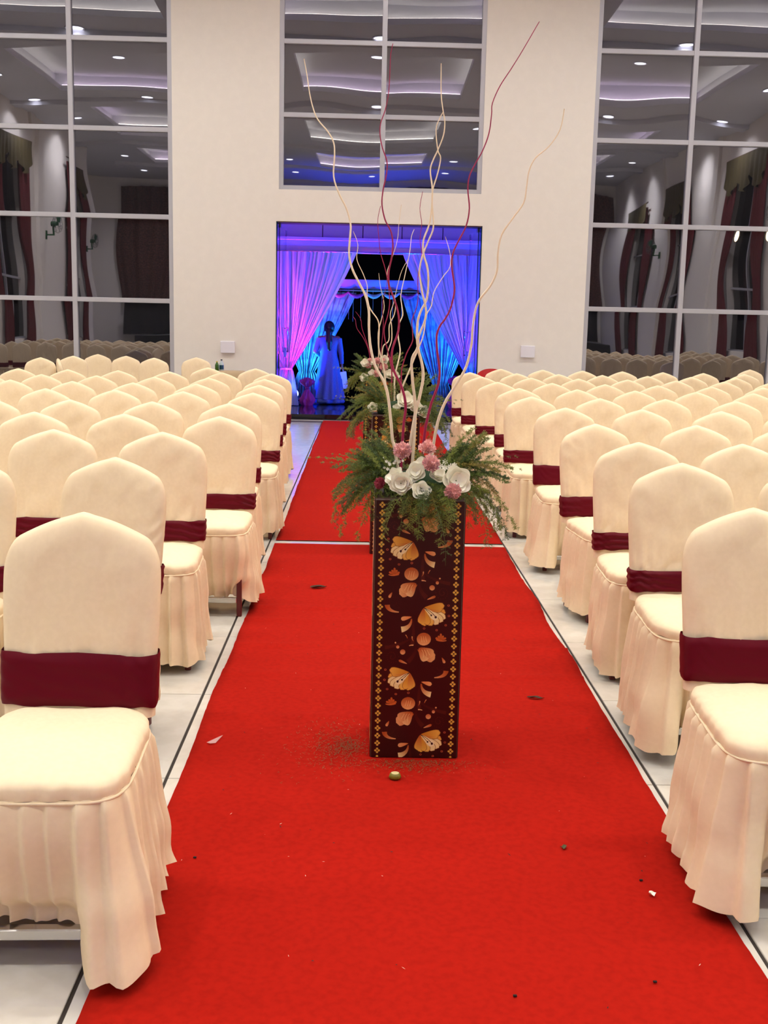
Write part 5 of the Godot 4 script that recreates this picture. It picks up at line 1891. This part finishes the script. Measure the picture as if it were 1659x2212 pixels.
func litter() -> void:
	var y := CARPET_T + 0.002
	var brown := mat(Color(0.27, 0.18, 0.1), 0.8)
	var olive := mat(Color(0.3, 0.29, 0.16), 0.8)
	var o := put("dried_leaf", leaf_mesh(3, 0.1, 0.018, 0.012), brown)
	o.position = Vector3(-0.236, y, -6.19)
	o.rotation.y = 0.3
	tag(o, "curled dried leaf on the carpet left of the nearest pedestal", "leaf")
	o = put("dried_leaf", leaf_mesh(5, 0.07, 0.009, 0.006), brown)
	o.position = Vector3(0.726, y, -4.334)
	o.rotation.y = -0.15
	tag(o, "thin dried leaf on the carpet right of the nearest pedestal", "leaf")
	o = put("twig", leaf_mesh(7, 0.03, 0.006, 0.004), olive)
	o.position = Vector3(0.61, y, -3.019)
	o.rotation.y = 1.1
	tag(o, "short grey green twig end lying on the right half of the carpet", "twig")
	o = put("petal", leaf_mesh(9, 0.024, 0.008, 0.006), mats.rose)
	o.position = Vector3(0.798, y, -2.752)
	o.rotation.y = 1.9
	tag(o, "fallen cream petal near the right edge of the carpet", "petal")
	# scrap of clear tape
	var s := Shape.new()
	s.quad(Vector3(-0.02, 0.004, 0.02), Vector3(0.018, 0.001, -0.05), Vector3(0.03, 0.005, -0.052), Vector3(0.012, 0.002, 0.018))
	s.tri(Vector3(-0.02, 0.004, 0.02), Vector3(0.012, 0.002, 0.018), Vector3(-0.004, 0.006, 0.035))
	var tm := mat(Color(0.9, 0.72, 0.7, 0.55), 0.25)
	tm.transparency = BaseMaterial3D.TRANSPARENCY_ALPHA
	o = put("tape_scrap", s.mesh(false), tm)
	o.position = Vector3(-0.518, y, -3.812)
	tag(o, "torn scrap of clear tape near the left edge of the carpet", "tape")
	# cut stem slice
	var t := thing("stem_slice", "short green cut stem slice with pale top in front of the nearest pedestal", "stem slice", Vector3(0.129, CARPET_T + 0.001, -3.508))
	s = Shape.new()
	s.lathe([Vector2(0.0, 0.0), Vector2(0.017, 0.0), Vector2(0.021, 0.006), Vector2(0.017, 0.017), Vector2(0.013, 0.0195)], Vector3.ZERO, 16)
	put("rind", s.mesh(), mat(Color(0.45, 0.42, 0.08), 0.5), t)
	s = Shape.new()
	s.lathe([Vector2(0.0135, 0.0192), Vector2(0.0, 0.0205)], Vector3.ZERO, 16)
	put("cut_face", s.mesh(), mat(Color(0.85, 0.78, 0.55), 0.6), t)
	# countless fern clippings round the pedestal foot and crumbs all over the carpet
	rng.seed = 31
	s = Shape.new()
	for k in 1700:
		var a := rng.randf() * TAU
		var d := absf(rng.randfn(0.0, 0.1)) + 0.01
		var c := Vector3(0.0, 0, -3.78) + Vector3(-d * 1.2 * absf(cos(a)) + 0.03 * rng.randfn(), 0, d * sin(a) * 1.4)
		if k % 3 == 0: c = Vector3(0.2 + rng.randfn(0.0, 0.1), 0, -3.66 + absf(rng.randfn(0.0, 0.05)))
		if c.x > 0.04 and c.x < 0.36 and c.z < -3.68: continue
		var dir := Vector3(rng.randf_range(-1, 1), 0.2, rng.randf_range(-1, 1)).normalized()
		needle(s, c + Vector3(0, y + 0.001, 0), dir, Vector3(-dir.z, 0, dir.x), rng.randf_range(0.006, 0.016), 0.0009)
	o = put("fern_clippings", s.mesh(false), mat(Color(0.36, 0.29, 0.11), 0.8))
	tag(o, "scattered fern clippings round the foot of the nearest pedestal", "clippings", "", "stuff")
	s = Shape.new()
	for k in 90:
		var c := Vector3(rng.randf_range(-0.5, 0.88), y + 0.001, rng.randf_range(-7.0, -2.0))
		var dir := Vector3(rng.randf_range(-1, 1), 0.15, rng.randf_range(-1, 1)).normalized()
		needle(s, c, dir, Vector3(-dir.z, 0, dir.x), rng.randf_range(0.004, 0.014), rng.randf_range(0.001, 0.003))
	for q in [[-0.45, -2.93], [0.368, -2.29], [0.702, -2.35], [0.722, -5.72], [0.788, -2.83]]:
		s.box(Vector3(q[0], y + 0.002, q[1]), Vector3(0.009, 0.004, 0.006), 0.001)
	o = put("dark_crumbs", s.mesh(false), mat(Color(0.1, 0.05, 0.03), 0.9))
	tag(o, "dark crumbs and specks scattered over the red carpet", "crumbs", "", "stuff")
	s = Shape.new()
	for k in 60:
		var c := Vector3(rng.randf_range(-0.5, 0.88), y + 0.001, rng.randf_range(-7.0, -2.0))
		var dir := Vector3(rng.randf_range(-1, 1), 0.15, rng.randf_range(-1, 1)).normalized()
		needle(s, c, dir, Vector3(-dir.z, 0, dir.x), rng.randf_range(0.004, 0.011), rng.randf_range(0.0006, 0.0016))
	o = put("pale_crumbs", s.mesh(false), mat(Color(0.85, 0.7, 0.6), 0.9))
	tag(o, "pale crumbs and threads scattered over the red carpet", "crumbs", "", "stuff")


func _ready() -> void:
	cam_and_light()
	materials()
	flooring()
	wall_boxes()
	end_window("window_1", [-6.0, -4.475, -2.955], [0.5, 1.784, 3.045, 4.322, 5.607, 6.9], 12, "tall left end window reflecting the hall")
	end_window("window_2", [-1.345, 0.22, 1.74], [3.494, 4.587, 5.637, 6.7], 13, "middle end window above the doorway reflecting the ceiling")
	end_window("window_3", [3.41, 4.91, 6.41], [0.53, 1.81, 3.08, 4.33, 5.62, 6.9], 14, "tall right end window reflecting the hall")
	ceiling()
	downlights()
	glass_doors()
	porch()
	carpets()
	print("structure built")
	chairs()
	print("chairs built")
	pedestals()
	print("flowers built")
	woman()
	wall_things()
	far_hall()
	litter()
